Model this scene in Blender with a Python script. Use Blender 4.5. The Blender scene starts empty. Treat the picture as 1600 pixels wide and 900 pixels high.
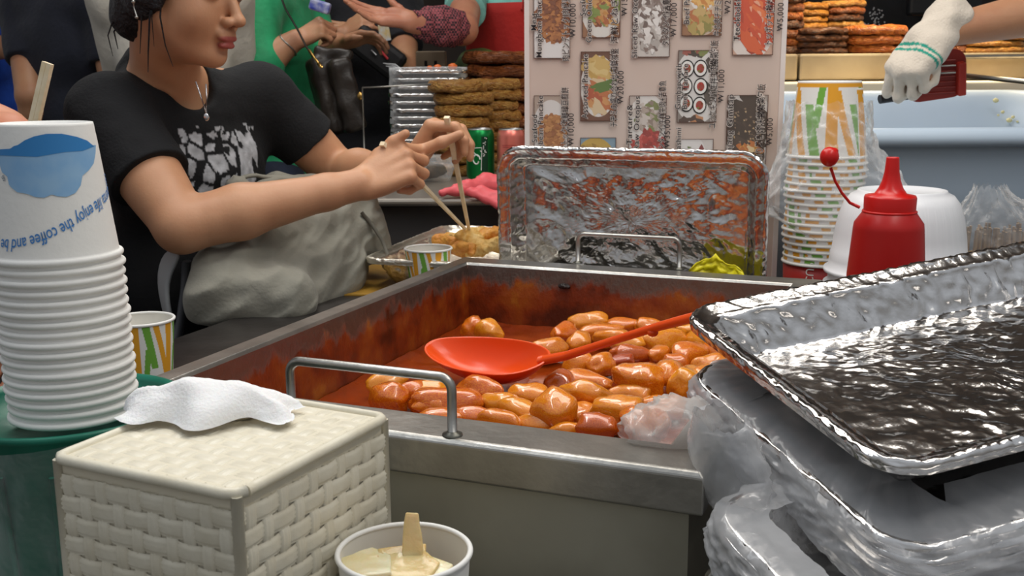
import bpy, bmesh, math, random
import numpy as np
import openvdb as vdb
from mathutils import Vector, Matrix, noise as mnoise

S = bpy.context.scene
COL = S.collection
rnd = random.Random(7)

# ------------------------------------------------------------------ camera
FPX, TH, ROLL, CZ = 1685.0, math.atan(340 / 1685.0), 0.0064, 1.15
_R0, _F, _U0 = Vector((1, 0, 0)), Vector((0, math.cos(TH), -math.sin(TH))), Vector((0, math.sin(TH), math.cos(TH)))
_R = _R0 * math.cos(ROLL) - _U0 * math.sin(ROLL)
_U = _R0 * math.sin(ROLL) + _U0 * math.cos(ROLL)
CAM = Vector((0, 0, CZ))
cd = bpy.data.cameras.new('camera'); cam = bpy.data.objects.new('camera', cd); COL.objects.link(cam)
cd.sensor_width = 36.0; cd.lens = FPX / 1600 * 36.0; cd.clip_start = 0.05; cd.clip_end = 60
cam.matrix_world = Matrix(((_R.x, _U.x, -_F.x, 0), (_R.y, _U.y, -_F.y, 0), (_R.z, _U.z, -_F.z, CZ), (0, 0, 0, 1)))
cd.dof.use_dof = True; cd.dof.focus_distance = 1.05; cd.dof.aperture_fstop = 22
S.camera = cam

# ------------------------------------------------------------------ light
S.view_settings.view_transform = 'Standard'; S.view_settings.look = 'None'
S.view_settings.exposure = 0.0; S.view_settings.gamma = 1.0; S.view_settings.use_curve_mapping = False
W = bpy.data.worlds.new('market_light'); S.world = W; W.use_nodes = True
_nt = W.node_tree; _bg = _nt.nodes['Background']
_tc = _nt.nodes.new('ShaderNodeTexCoord'); _sx = _nt.nodes.new('ShaderNodeSeparateXYZ')
_rp = _nt.nodes.new('ShaderNodeValToRGB'); _nt.links.new(_tc.outputs['Generated'], _sx.inputs[0])
_nt.links.new(_sx.outputs['Z'], _rp.inputs[0]); _nt.links.new(_rp.outputs[0], _bg.inputs[0])
_rp.color_ramp.elements[0].position = 0.0; _rp.color_ramp.elements[0].color = (.34, .33, .32, 1)
_rp.color_ramp.elements[1].position = 0.75; _rp.color_ramp.elements[1].color = (.80, .85, .92, 1)
_bg.inputs[1].default_value = 0.62

def area(name, loc, target, size, power, col=(1, 1, 1), sy=None, spread=180):
    l = bpy.data.lights.new(name, 'AREA'); l.energy = power; l.color = col
    l.spread = math.radians(spread); l.shape = 'RECTANGLE'; l.size = size; l.size_y = sy or size
    o = bpy.data.objects.new(name, l); COL.objects.link(o); o.location = loc
    o.rotation_euler = (Vector(target) - Vector(loc)).to_track_quat('-Z', 'Y').to_euler()
    return o
area('stall_panel_lamp', (.05, 1.55, 2.45), (.0, 1.4, .9), 1.5, 19, (1, .95, .88), .7)
area('stall_tube_lamp', (.75, .65, 2.3), (.2, .9, .9), 1.3, 8, (1, .95, .88), .10)
area('stall_tube_lamp', (-.75, 1.15, 2.5), (-.3, 1.0, .9), 1.3, 6, (.93, .97, 1), .10)
area('griddle_lamp', (1.1, 3.0, 2.0), (1.1, 3.05, 1.1), .6, 15, (1, .78, .50), .3, 110)
area('aisle_lamp', (-.7, 3.0, 2.8), (-.6, 2.6, 1.1), .9, 13, (1, .97, .93), .6)

# ------------------------------------------------------------------ helpers
def ray(u, v):
    return _R * ((u - 800) / FPX) - _U * ((v - 450) / FPX) + _F
def atz(u, v, z):
    d = ray(u, v); return CAM + d * ((z - CZ) / d.z)
def aty(u, v, y):
    d = ray(u, v); return CAM + d * (y / d.y)

def lin(c):
    if isinstance(c, str):
        c = c.lstrip('#'); c = [int(c[i:i + 2], 16) / 255 for i in (0, 2, 4)]
    return tuple(((x / 12.92) if x <= .04045 else ((x + .055) / 1.055) ** 2.4) for x in c[:3])

def mat(name, col, rough=.5, metal=0., bump=0., bscale=60., col2=None, vscale=8., spec=.5, trans=0., coat=0.,
        sss=0., ior=1.45, detail=4., sheen=0., attr=None, alpha=1., contrast=(.35, .65), bdist=.01):
    m = bpy.data.materials.new(name); m.use_nodes = True; nt = m.node_tree
    b = nt.nodes['Principled BSDF']; L = nt.links
    b.inputs['Base Color'].default_value = (*lin(col), 1); b.inputs['Roughness'].default_value = rough
    b.inputs['Metallic'].default_value = metal; b.inputs['Specular IOR Level'].default_value = spec
    b.inputs['IOR'].default_value = ior; b.inputs['Transmission Weight'].default_value = trans
    b.inputs['Coat Weight'].default_value = coat; b.inputs['Coat Roughness'].default_value = .08
    b.inputs['Alpha'].default_value = alpha; b.inputs['Sheen Weight'].default_value = sheen
    if sss:
        b.inputs['Subsurface Weight'].default_value = sss; b.inputs['Subsurface Scale'].default_value = .012
        b.inputs['Subsurface Radius'].default_value = (1, .35, .2)
    tc = nt.nodes.new('ShaderNodeTexCoord')
    if attr:
        a = nt.nodes.new('ShaderNodeAttribute'); a.attribute_name = attr; L.new(a.outputs['Color'], b.inputs['Base Color'])
    if col2 is not None:
        n = nt.nodes.new('ShaderNodeTexNoise'); n.inputs['Scale'].default_value = vscale; n.inputs['Detail'].default_value = detail
        r = nt.nodes.new('ShaderNodeValToRGB'); L.new(tc.outputs['Object'], n.inputs['Vector']); L.new(n.outputs['Fac'], r.inputs[0])
        r.color_ramp.elements[0].position = contrast[0]; r.color_ramp.elements[1].position = contrast[1]
        r.color_ramp.elements[0].color = (*lin(col), 1); r.color_ramp.elements[1].color = (*lin(col2), 1)
        L.new(r.outputs[0], b.inputs['Base Color'])
    if bump:
        n = nt.nodes.new('ShaderNodeTexNoise'); n.inputs['Scale'].default_value = bscale; n.inputs['Detail'].default_value = 5
        L.new(tc.outputs['Object'], n.inputs['Vector'])
        bp = nt.nodes.new('ShaderNodeBump'); bp.inputs['Strength'].default_value = bump; bp.inputs['Distance'].default_value = bdist
        L.new(n.outputs['Fac'], bp.inputs['Height']); L.new(bp.outputs[0], b.inputs['Normal'])
    return m

def film(name, col=(.9, .92, .94), opac=.4, rough=.18, bump=.4, bscale=40., fres=.5):
    """thin translucent plastic sheet"""
    m = bpy.data.materials.new(name); m.use_nodes = True; nt = m.node_tree; L = nt.links
    b = nt.nodes['Principled BSDF']; out = nt.nodes['Material Output']
    b.inputs['Base Color'].default_value = (*col, 1); b.inputs['Roughness'].default_value = rough
    b.inputs['Specular IOR Level'].default_value = .8
    t = nt.nodes.new('ShaderNodeBsdfTransparent'); mx = nt.nodes.new('ShaderNodeMixShader')
    lw = nt.nodes.new('ShaderNodeLayerWeight'); lw.inputs['Blend'].default_value = .35
    ma = nt.nodes.new('ShaderNodeMath'); ma.operation = 'MULTIPLY_ADD'; ma.inputs[1].default_value = fres; ma.inputs[2].default_value = opac
    ma.use_clamp = True
    tc = nt.nodes.new('ShaderNodeTexCoord'); n = nt.nodes.new('ShaderNodeTexNoise'); n.inputs['Scale'].default_value = bscale; n.inputs['Detail'].default_value = 3
    L.new(tc.outputs['Object'], n.inputs['Vector'])
    bp = nt.nodes.new('ShaderNodeBump'); bp.inputs['Strength'].default_value = bump; bp.inputs['Distance'].default_value = .01
    L.new(n.outputs['Fac'], bp.inputs['Height']); L.new(bp.outputs[0], b.inputs['Normal']); L.new(bp.outputs[0], lw.inputs['Normal'])
    L.new(lw.outputs['Facing'], ma.inputs[0])
    L.new(ma.outputs[0], mx.inputs[0]); L.new(t.outputs[0], mx.inputs[1]); L.new(b.outputs[0], mx.inputs[2]); L.new(mx.outputs[0], out.inputs[0])
    return m

class MB:
    """collects geometry; build() links it as ONE mesh object"""
    def __init__(s): s.v = []; s.f = []; s.mi = []; s.sm = []; s.cols = None
    def add(s, vs, fs, mi=0, smooth=True):
        o = len(s.v); s.v += [tuple(p) for p in vs]
        for f in fs: s.f.append(tuple(o + i for i in f)); s.mi.append(mi); s.sm.append(smooth)
        return o
    def grid(s, P, mi=0, closed_u=False, closed_v=False, smooth=True):
        nu, nv = len(P), len(P[0]); vs = [p for r in P for p in r]; fs = []
        for i in range(nu if closed_u else nu - 1):
            for j in range(nv if closed_v else nv - 1):
                a, b = i, (i + 1) % nu; c, d = j, (j + 1) % nv
                fs.append((a * nv + c, b * nv + c, b * nv + d, a * nv + d))
        return s.add(vs, fs, mi, smooth)
    def box(s, c, d, M=None, mi=0, smooth=False):
        c = Vector(c); x, y, z = d[0] / 2, d[1] / 2, d[2] / 2
        vs = [Vector((a * x, b * y, e * z)) for a in (-1, 1) for b in (-1, 1) for e in (-1, 1)]
        if M is not None: vs = [M @ p for p in vs]
        vs = [p + c for p in vs]
        s.add(vs, [(0, 1, 3, 2), (4, 6, 7, 5), (0, 4, 5, 1), (2, 3, 7, 6), (0, 2, 6, 4), (1, 5, 7, 3)], mi, smooth)
    def prism(s, poly, z0, z1, mi=0):
        n = len(poly); vs = [(p[0], p[1], z0) for p in poly] + [(p[0], p[1], z1) for p in poly]
        fs = [tuple(range(n))[::-1], tuple(range(n, 2 * n))] + [(i, (i + 1) % n, n + (i + 1) % n, n + i) for i in range(n)]
        s.add(vs, fs, mi, False)
    def lathe(s, prof, n=32, c=(0, 0, 0), mi=0, M=None):
        P = []
        for r, z in prof:
            P.append([Vector((r * math.cos(2 * math.pi * k / n), r * math.sin(2 * math.pi * k / n), z)) for k in range(n)])
        c = Vector(c); P = [[(M @ p if M is not None else p) + c for p in r] for r in P]
        s.grid(P, mi, closed_v=True)
    def tube(s, path, rad, n=10, mi=0, caps=True, flat=1.0):
        path = [Vector(p) for p in path]; m = len(path)
        rad = [rad] * m if isinstance(rad, (int, float)) else rad
        t0 = (path[1] - path[0]).normalized(); up = Vector((0, 0, 1)) if abs(t0.z) < .9 else Vector((1, 0, 0))
        nrm = t0.cross(up).normalized(); P = []
        for i in range(m):
            t = (path[min(i + 1, m - 1)] - path[max(i - 1, 0)]).normalized()
            nrm = (nrm - t * nrm.dot(t)).normalized(); bn = t.cross(nrm)
            P.append([path[i] + nrm * (rad[i] * math.cos(2 * math.pi * k / n)) + bn * (rad[i] * flat * math.sin(2 * math.pi * k / n)) for k in range(n)])
        o = s.grid(P, mi, closed_v=True)
        if caps:
            s.f.append(tuple(o + k for k in range(n))[::-1]); s.mi.append(mi); s.sm.append(False)
            s.f.append(tuple(o + (m - 1) * n + k for k in range(n))); s.mi.append(mi); s.sm.append(False)
    def ellipsoid(s, c, r, M=None, nu=12, nv=16, mi=0, fn=None):
        c = Vector(c); P = []
        for i in range(nu + 1):
            a = -math.pi / 2 + math.pi * i / nu; row = []
            for j in range(nv):
                b = 2 * math.pi * j / nv
                p = Vector((r[0] * math.cos(a) * math.cos(b), r[1] * math.cos(a) * math.sin(b), r[2] * math.sin(a)))
                if fn: p = fn(p)
                row.append((M @ p if M is not None else p) + c)
            P.append(row)
        s.grid(P, mi, closed_v=True)
    def mesh(s, name):
        me = bpy.data.meshes.new(name); me.from_pydata(s.v, [], s.f)
        me.polygons.foreach_set('use_smooth', s.sm); me.polygons.foreach_set('material_index', s.mi)
        if s.cols is not None:
            ca = me.color_attributes.new('col', 'FLOAT_COLOR', 'POINT')
            ca.data.foreach_set('color', np.array([(*c, 1) for c in s.cols], dtype=np.float32).ravel())
        me.validate(); me.update(); return me

MW = {}
def mw(o): return MW.get(o.name, Matrix.Identity(4))
def link(o, parent=None):
    COL.objects.link(o)
    if parent is not None: o.parent = parent
    MW[o.name] = (mw(parent) if parent is not None else Matrix.Identity(4)) @ Matrix.Identity(4)
    return o
def obj(name, geo, m, parent=None, world=False, bevel=0., sub=0):
    """ONE mesh object. world=True: the vertices are in world space and get moved into the parent's frame"""
    me = geo.mesh(name) if isinstance(geo, MB) else geo
    o = bpy.data.objects.new(name, me)
    for x in (m if isinstance(m, (list, tuple)) else [m]):
        if len(me.materials) < (len(m) if isinstance(m, (list, tuple)) else 1): me.materials.append(x)
    link(o, parent)
    if world and parent is not None: me.transform(mw(parent).inverted())
    if bevel:
        b = o.modifiers.new('bevel', 'BEVEL'); b.width = bevel; b.segments = 2; b.limit_method = 'ANGLE'; b.angle_limit = .7
    if sub:
        b = o.modifiers.new('sub', 'SUBSURF'); b.levels = sub; b.render_levels = sub
    return o
def tag(o, label, cat, group=None, kind=None):
    if label: o['label'] = label
    if cat: o['category'] = cat
    if group: o['group'] = group
    if kind: o['kind'] = kind
    return o
def thing(name, label, cat, loc=(0, 0, 0), rotz=0., group=None, rot=None):
    o = bpy.data.objects.new(name, None); COL.objects.link(o); o.empty_display_size = .05
    M = Matrix.Translation(Vector(loc)) @ (rot.to_4x4() if rot is not None else Matrix.Rotation(rotz, 4, 'Z'))
    o.matrix_world = M; MW[o.name] = M
    return tag(o, label, cat, group)
def copy_tree(o, M, label=None, name=None):
    c = o.copy(); COL.objects.link(c); c.matrix_world = M; MW[c.name] = M
    if label: c['label'] = label
    for ch in o.children:
        d = ch.copy(); COL.objects.link(d); d.parent = c; MW[d.name] = M
        for g in ch.children:
            e = g.copy(); COL.objects.link(e); e.parent = d
    return c
def solo(name, geo, m, label, cat, group=None, **k):
    return tag(obj(name, geo, m, **k), label, cat, group)
def frame(x, z):
    """rotation whose local x is x and local z is as near z as possible"""
    x = Vector(x).normalized(); z = Vector(z); z = (z - x * z.dot(x)).normalized(); y = z.cross(x)
    return Matrix(((x.x, y.x, z.x), (x.y, y.y, z.y), (x.z, y.z, z.z)))
def fbm(p, o=4): return mnoise.fractal(p, 1.0, 2.0, o)
def crinkle(p):
    """sharp creases of foil: ridges of folded noise, about -1..1"""
    a = 1 - abs(mnoise.noise(p)) * 2.2
    q = p * 2.1 + Vector((3.1, 7.7, 1.3)); b = 1 - abs(mnoise.noise(q)) * 2.2
    return .6 * a + .4 * b - .35
def rrect(w, h, r, n):
    """n points evenly round a rounded rectangle, with outward 2D normals"""
    segs = []; x, y = w / 2 - r, h / 2 - r
    per = 4 * x + 4 * y + 2 * math.pi * r; out = []
    for i in range(n):
        d = per * i / n
        for (cx, cy, a0, lx, ly, L) in ((x, -y, 0, 0, 1, 2 * y), (x, y, 90, -1, 0, 2 * x), (-x, y, 180, 0, -1, 2 * y), (-x, -y, 270, 1, 0, 2 * x)):
            na = math.radians(a0)
            if d < L:
                out.append((cx + r * math.cos(na) + lx * d, cy + r * math.sin(na) + ly * d, math.cos(na), math.sin(na))); break
            d -= L
            if d < math.pi * r / 2:
                t = na + d / r; out.append((cx + lx * L + r * math.cos(t), cy + ly * L + r * math.sin(t), math.cos(t), math.sin(t))); break
            d -= math.pi * r / 2
    return out

class SDF:
    """smooth-blended implicit shapes turned into one continuous mesh"""
    def __init__(s, lo, hi, h):
        s.lo = np.array(lo, float); s.h = h; s.n = np.ceil((np.array(hi, float) - s.lo) / h).astype(int) + 1
        s.d = np.full(s.n, .06, np.float32); s.M = Matrix.Identity(4)
    def _win(s, lo, hi, pad):
        i0 = np.clip(np.floor((lo - pad - s.lo) / s.h).astype(int), 0, s.n); i1 = np.clip(np.ceil((hi + pad - s.lo) / s.h).astype(int) + 1, 0, s.n)
        if (i1 <= i0).any(): return None
        ax = [(s.lo[k] + s.h * np.arange(i0[k], i1[k])).astype(np.float32) for k in range(3)]
        return tuple(slice(i0[k], i1[k]) for k in range(3)), ax[0][:, None, None], ax[1][None, :, None], ax[2][None, None, :]
    def _mix(s, sl, d, k, op):
        e = s.d[sl]
        if op == 'sub':
            d = -d; hh = np.clip(.5 + .5 * (d - e) / k, 0, 1); s.d[sl] = e + (d - e) * hh + k * hh * (1 - hh)
        else:
            hh = np.clip(.5 + .5 * (e - d) / k, 0, 1); s.d[sl] = e + (d - e) * hh - k * hh * (1 - hh)
    def cap(s, a, b, ra, rb=None, k=.012, op='add'):
        rb = ra if rb is None else rb
        a = np.array(s.M @ Vector(a)); b = np.array(s.M @ Vector(b)); r = max(ra, rb)
        w = s._win(np.minimum(a, b) - r, np.maximum(a, b) + r, k + .012)
        if w is None: return
        sl, X, Y, Z = w; ab = b - a; L = max(float(ab @ ab), 1e-12)
        t = np.clip(((X - a[0]) * ab[0] + (Y - a[1]) * ab[1] + (Z - a[2]) * ab[2]) / L, 0, 1)
        d = np.sqrt((X - a[0] - t * ab[0]) ** 2 + (Y - a[1] - t * ab[1]) ** 2 + (Z - a[2] - t * ab[2]) ** 2) - (ra + (rb - ra) * t)
        s._mix(sl, d, k, op)
    def ell(s, c, r, R=None, k=.012, op='add'):
        Q = s.M.to_3x3() @ (R if R is not None else Matrix.Identity(3)); c = np.array(s.M @ Vector(c)); r = np.array(r, float)
        A = np.array(Q); e = np.sqrt(((A * r) ** 2).sum(1)); w = s._win(c - e, c + e, k + .012)
        if w is None: return
        sl, X, Y, Z = w; X = X - c[0]; Y = Y - c[1]; Z = Z - c[2]
        u = [(A[0, i] * X + A[1, i] * Y + A[2, i] * Z) for i in range(3)]
        k0 = np.sqrt(sum((u[i] / r[i]) ** 2 for i in range(3))); k1 = np.sqrt(sum((u[i] / r[i] ** 2) ** 2 for i in range(3)))
        s._mix(sl, k0 * (k0 - 1) / np.maximum(k1, 1e-6), k, op)
    def rbox(s, c, hd, r, R=None, k=.012, op='add'):
        Q = s.M.to_3x3() @ (R if R is not None else Matrix.Identity(3)); c = np.array(s.M @ Vector(c)); hd = np.array(hd, float)
        A = np.array(Q); e = np.abs(A * hd).sum(1); w = s._win(c - e, c + e, k + .012)
        if w is None: return
        sl, X, Y, Z = w; X = X - c[0]; Y = Y - c[1]; Z = Z - c[2]
        q = [np.abs(A[0, i] * X + A[1, i] * Y + A[2, i] * Z) - hd[i] + r for i in range(3)]
        d = np.sqrt(sum(np.maximum(x, 0) ** 2 for x in q)) + np.minimum(np.maximum(np.maximum(q[0], q[1]), q[2]), 0) - r
        s._mix(sl, d, k, op)
    def half(s, p, n, k=.004):
        """keep only the side of the plane the normal points away from"""
        p = np.array(p); n = np.array(Vector(n).normalized()); ax = [(s.lo[i] + s.h * np.arange(s.n[i])).astype(np.float32) for i in range(3)]
        d = (ax[0][:, None, None] - p[0]) * n[0] + (ax[1][None, :, None] - p[1]) * n[1] + (ax[2][None, None, :] - p[2]) * n[2]
        s.d = np.maximum(s.d, d)
    def mesh(s, name, iso=0., disp=None):
        g = vdb.FloatGrid(background=.06); g.copyFromArray(np.ascontiguousarray(s.d, dtype=np.float32))
        p, t, q = g.convertToPolygons(isovalue=iso, adaptivity=0.)
        p = p.astype(np.float64) * s.h + s.lo
        if disp is not None: p = disp(p)
        me = bpy.data.meshes.new(name); fs = [tuple(x[::-1]) for x in t.tolist()] + [tuple(x[::-1]) for x in q.tolist()]
        me.from_pydata(p.tolist(), [], fs); me.polygons.foreach_set('use_smooth', [True] * len(fs)); me.update()
        bm = bmesh.new(); bm.from_mesh(me)
        if bm.calc_volume(signed=True) < 0: bmesh.ops.reverse_faces(bm, faces=bm.faces); bm.to_mesh(me)
        bm.free(); return me

_tx = [0]
def text_mesh(body, size, align='LEFT', extrude=0., shear=0., space=1., bold=0.):
    cu = bpy.data.curves.new('writing', 'FONT'); cu.body = body; cu.size = size; cu.align_x = align; cu.extrude = extrude
    cu.shear = shear; cu.offset = bold; cu.resolution_u = 3; cu.space_character = space
    o = bpy.data.objects.new('writing_tmp', cu); COL.objects.link(o)
    me = bpy.data.meshes.new_from_object(o.evaluated_get(bpy.context.evaluated_depsgraph_get()))
    bpy.data.objects.remove(o); bpy.data.curves.remove(cu); return me
# ------------------------------------------------------------------ materials
STEEL = mat('brushed_steel', '#b7b4ae', .36, 1., .06, 90, '#9a9893', 14)
STEEL_DIM = mat('greasy_steel', '#77766e', .42, .9, .1, 60, '#5d5c55', 9)
STEEL_DARK = mat('dark_counter_steel', '#5c5856', .36, .85, .06, 70, '#4a4644', 10)
FOIL = mat('aluminium_foil', '#d2d0ce', .17, 1., .10, 60)
FOIL_RIM = mat('aluminium_foil_rim', '#e2e2e2', .24, 1., .3, 160)
PAPER = mat('white_paper_board', '#e9e8e4', .55, 0, .05, 200)
PAPER_IN = mat('cup_inside_paper', '#dcd9d0', .5)
PLASTIC_W = mat('white_plastic', '#e6e7ea', .3)
CREAM = mat('cream_woven_plastic', '#e6e0cd', .38, 0, .06, 160, '#d8d0ba', 30)
WOOD = mat('pale_wood', '#f0e0c2', .55, 0, .1, 140, '#e4cfa6', 60)
SKIN = mat('warm_skin', '#c4926f', .5, 0, .06, 220, '#b98263', 12, sss=.12)
SKIN_RED = mat('ruddy_skin', '#c78a6c', .5, 0, .05, 160, '#bb7a60', 14, sss=.1)
HAIR = mat('black_hair', '#17161a', .38, 0, .5, 220)
BLACK_CLOTH = mat('black_cotton', '#17181b', .85, 0, .15, 120, sheen=.15)
CLEAR = film('clear_plastic_film', opac=.12, rough=.12, bump=.4, bscale=45, fres=.8)
CLOUDY = film('cloudy_plastic_film', (.8, .8, .8), opac=.12, rough=.2, bump=.5, bscale=35)

# ------------------------------------------------------------------ the setting
E1 = Vector((math.cos(math.radians(-22.05)), math.sin(math.radians(-22.05)), 0)); E2 = Vector((-E1.y, E1.x, 0))
RIMZ = .85; A0 = atz(266, 595, RIMZ); PA = math.radians(-22.05)
def T(a, b, z=RIMZ): return Vector((A0.x, A0.y, 0)) + E1 * a + E2 * b + Vector((0, 0, z))

fl = MB(); fl.box((0, 3, -.03), (9, 10, .06))
tag(obj('floor', fl, mat('worn_concrete', '#4a4744', .7, 0, .2, 20, '#393734', 3)), None, None, kind='structure')
wb = MB(); wb.box((0, 6.6, 1.7), (9, .1, 3.4))
tag(obj('wall_back', wb, mat('dim_market_wall', '#443e3c', .8, 0, .1, 8, '#655950', 1.3)), None, None, kind='structure')

ce = MB(); ce.box((0, 3.9, 3.36), (9, 5.6, .06))
tag(obj('ceiling', ce, mat('dim_market_roof', '#8a7a70', .8, 0, .1, 8, '#6a5d55', 1.3)), None, None, kind='structure')

# table the loose things at the front stand on (its top is below the picture)
TZ = .71
M22 = Matrix.Rotation(PA, 3, 'Z')
t = thing('serving_table', 'steel serving table in front of the red sauce pan', 'table', (0, .5, 0))
b_ = MB()
poly = [T(-.45, -.075, 0), T(1.0, -.075, 0), T(1.0, -.55, 0), T(-.45, -.55, 0)]
b_.prism([(p.x, p.y) for p in poly][::-1], TZ - .03, TZ); obj('table_top', b_, STEEL_DIM, t, world=True, bevel=.003)
for a in (-.42, .97):
    for q in (-.1, -.52):
        l_ = MB(); p = T(a, q, 0); l_.box((p.x, p.y, (TZ - .03) / 2), (.035, .035, TZ - .03), M22); obj('leg', l_, STEEL_DIM, t, world=True)

# the counter around the pan
t = thing('stall_counter', 'dark steel counter running along the left side of the sauce pan', 'counter', T(-.1, .4, 0))
def slab(polyT, z0, z1, m, name, par, bev=.003):
    g = MB(); g.prism([(p.x, p.y) for p in [T(a, b, 0) for a, b in polyT]], z0, z1); return obj(name, g, m, par, world=True, bevel=bev)
slab([(-.275, -.068), (-.034, -.068), (-.034, .80), (.25, .80), (.25, 1.20), (-.275, 1.20)], .765, .79, STEEL_DARK, 'worktop', t)
slab([(-.25, -.06), (-.06, -.06), (-.06, 1.15), (-.25, 1.15)], .0, .765, STEEL_DARK, 'front_panel', t)
t = thing('side_counter', 'steel counter behind and right of the sauce pan', 'counter', T(.5, .9, 0))
slab([(.26, .772), (1.35, .772), (1.35, 1.05), (.26, 1.05)], .765, .79, STEEL_DIM, 'worktop', t)
slab([(.553, .42), (1.35, .42), (1.35, .771), (.553, .771)], .765, .79, STEEL_DIM, 'worktop', t)
slab([(.6, .45), (1.3, .45), (1.3, 1.0), (.6, 1.0)], 0, .765, STEEL_DARK, 'front_panel', t)
slab([(.27, .80), (.59, .80), (.59, 1.0), (.27, 1.0)], 0, .765, STEEL_DARK, 'front_panel', t)

# ------------------------------------------------------------------ the pan of rice cakes
PANW, PANL = .505, .716
pan = thing('sauce_pan', 'large rectangular steel warmer pan caked with red sauce', 'pan', T(PANW / 2, PANL / 2, 0), PA)
def PL(a, b, z): return Vector((a - PANW / 2, b - PANL / 2, z))
def stain(name):
    m = bpy.data.materials.new(name); m.use_nodes = True; nt = m.node_tree; L = nt.links; b = nt.nodes['Principled BSDF']
    tc = nt.nodes.new('ShaderNodeTexCoord'); mp = nt.nodes.new('ShaderNodeMapping'); mp.inputs['Scale'].default_value = (26, 26, 14)
    L.new(tc.outputs['Object'], mp.inputs[0])
    n = nt.nodes.new('ShaderNodeTexNoise'); n.inputs['Scale'].default_value = 1; n.inputs['Detail'].default_value = 7; n.inputs['Roughness'].default_value = .68; L.new(mp.outputs[0], n.inputs[0])
    sx = nt.nodes.new('ShaderNodeSeparateXYZ'); L.new(tc.outputs['Object'], sx.inputs[0])
    h = nt.nodes.new('ShaderNodeMapRange'); h.inputs[1].default_value = .845; h.inputs[2].default_value = .80; h.inputs[3].default_value = -.20; h.inputs[4].default_value = .30
    L.new(sx.outputs['Z'], h.inputs[0])
    ad = nt.nodes.new('ShaderNodeMath'); ad.operation = 'ADD'; L.new(n.outputs[0], ad.inputs[0]); L.new(h.outputs[0], ad.inputs[1])
    st = nt.nodes.new('ShaderNodeValToRGB'); st.color_ramp.elements[0].position = .44; st.color_ramp.elements[1].position = .60; L.new(ad.outputs[0], st.inputs[0])
    n2 = nt.nodes.new('ShaderNodeTexNoise'); n2.inputs['Scale'].default_value = 16; n2.inputs['Detail'].default_value = 6; L.new(tc.outputs['Object'], n2.inputs[0])
    rc = nt.nodes.new('ShaderNodeValToRGB'); L.new(n2.outputs[0], rc.inputs[0])
    e = rc.color_ramp.elements; e[0].position = .36; e[0].color = (*lin('#4a1a08'), 1); e[1].position = .72; e[1].color = (*lin('#a8691f'), 1)
    x = e.new(.5); x.color = (*lin('#7a2f0e'), 1)
    x = e.new(.62); x.color = (*lin('#8f4614'), 1)
    mx = nt.nodes.new('ShaderNodeMix'); mx.data_type = 'RGBA'; mx.inputs[6].default_value = (*lin('#7d7068'), 1)
    L.new(st.outputs[0], mx.inputs[0]); L.new(rc.outputs[0], mx.inputs[7]); L.new(mx.outputs[2], b.inputs['Base Color'])
    mr = nt.nodes.new('ShaderNodeMapRange'); mr.inputs[3].default_value = .85; mr.inputs[4].default_value = 0.; L.new(st.outputs[0], mr.inputs[0]); L.new(mr.outputs[0], b.inputs['Metallic'])
    b.inputs['Roughness'].default_value = .33
    bp = nt.nodes.new('ShaderNodeBump'); bp.inputs['Strength'].default_value = .5; bp.inputs['Distance'].default_value = .006; L.new(ad.outputs[0], bp.inputs['Height']); L.new(bp.outputs[0], b.inputs['Normal'])
    return m
g = MB()
lo, hi = .715, RIMZ - .004
def loop(d, z): return [PL(-d, -d, z), PL(PANW + d, -d, z), PL(PANW + d, PANL + d, z), PL(-d, PANL + d, z)]
P = [loop(.0, hi), loop(-.003, .80), loop(-.006, lo + .01), loop(-.016, lo)]
g.grid(P, closed_v=True, smooth=False); g.add(P[-1], [(0, 1, 2, 3)], smooth=False)
obj('basin', g, stain('sauce_stained_steel'), pan)
g = MB()
ox0, ox1, oy0, oy1 = -.03, PANW + .042, -.06, PANL + .049
def lp(x0, y0, x1, y1, z): return [PL(x0, y0, z), PL(x1, y0, z), PL(x1, y1, z), PL(x0, y1, z)]
R_ = [lp(0, 0, PANW, PANL, hi - .012), lp(0, 0, PANW, PANL, hi), lp(-.003, -.003, PANW + .003, PANL + .003, RIMZ),
      lp(ox0 + .004, oy0 + .004, ox1 - .004, oy1 - .004, RIMZ), lp(ox0, oy0, ox1, oy1, RIMZ - .004), lp(ox0, oy0, ox1, oy1, RIMZ - .034), lp(ox0 + .012, oy0 + .004, ox1 - .012, oy1 - .004, RIMZ - .036)]
g.grid(R_, closed_v=True, smooth=False); obj('rim', g, STEEL, pan, bevel=.0015)
g = MB(); g.box(PL((ox0 + ox1) / 2, (oy0 + oy1) / 2, .0) + Vector((0, 0, .355)), (ox1 - ox0 - .025, oy1 - oy0 - .014, .71)); 
g.grid([lp(ox0 + .0125, oy0 + .007, ox1 - .0125, oy1 - .007, .71), lp(ox0 + .0125, oy0 + .007, ox1 - .0125, oy1 - .007, RIMZ - .03)], closed_v=True, smooth=False)
obj('cabinet', g, mat('greasy_cabinet_steel', '#aaa799', .5, .5, .06, 30, '#8d8a7c', 6), pan)

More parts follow.
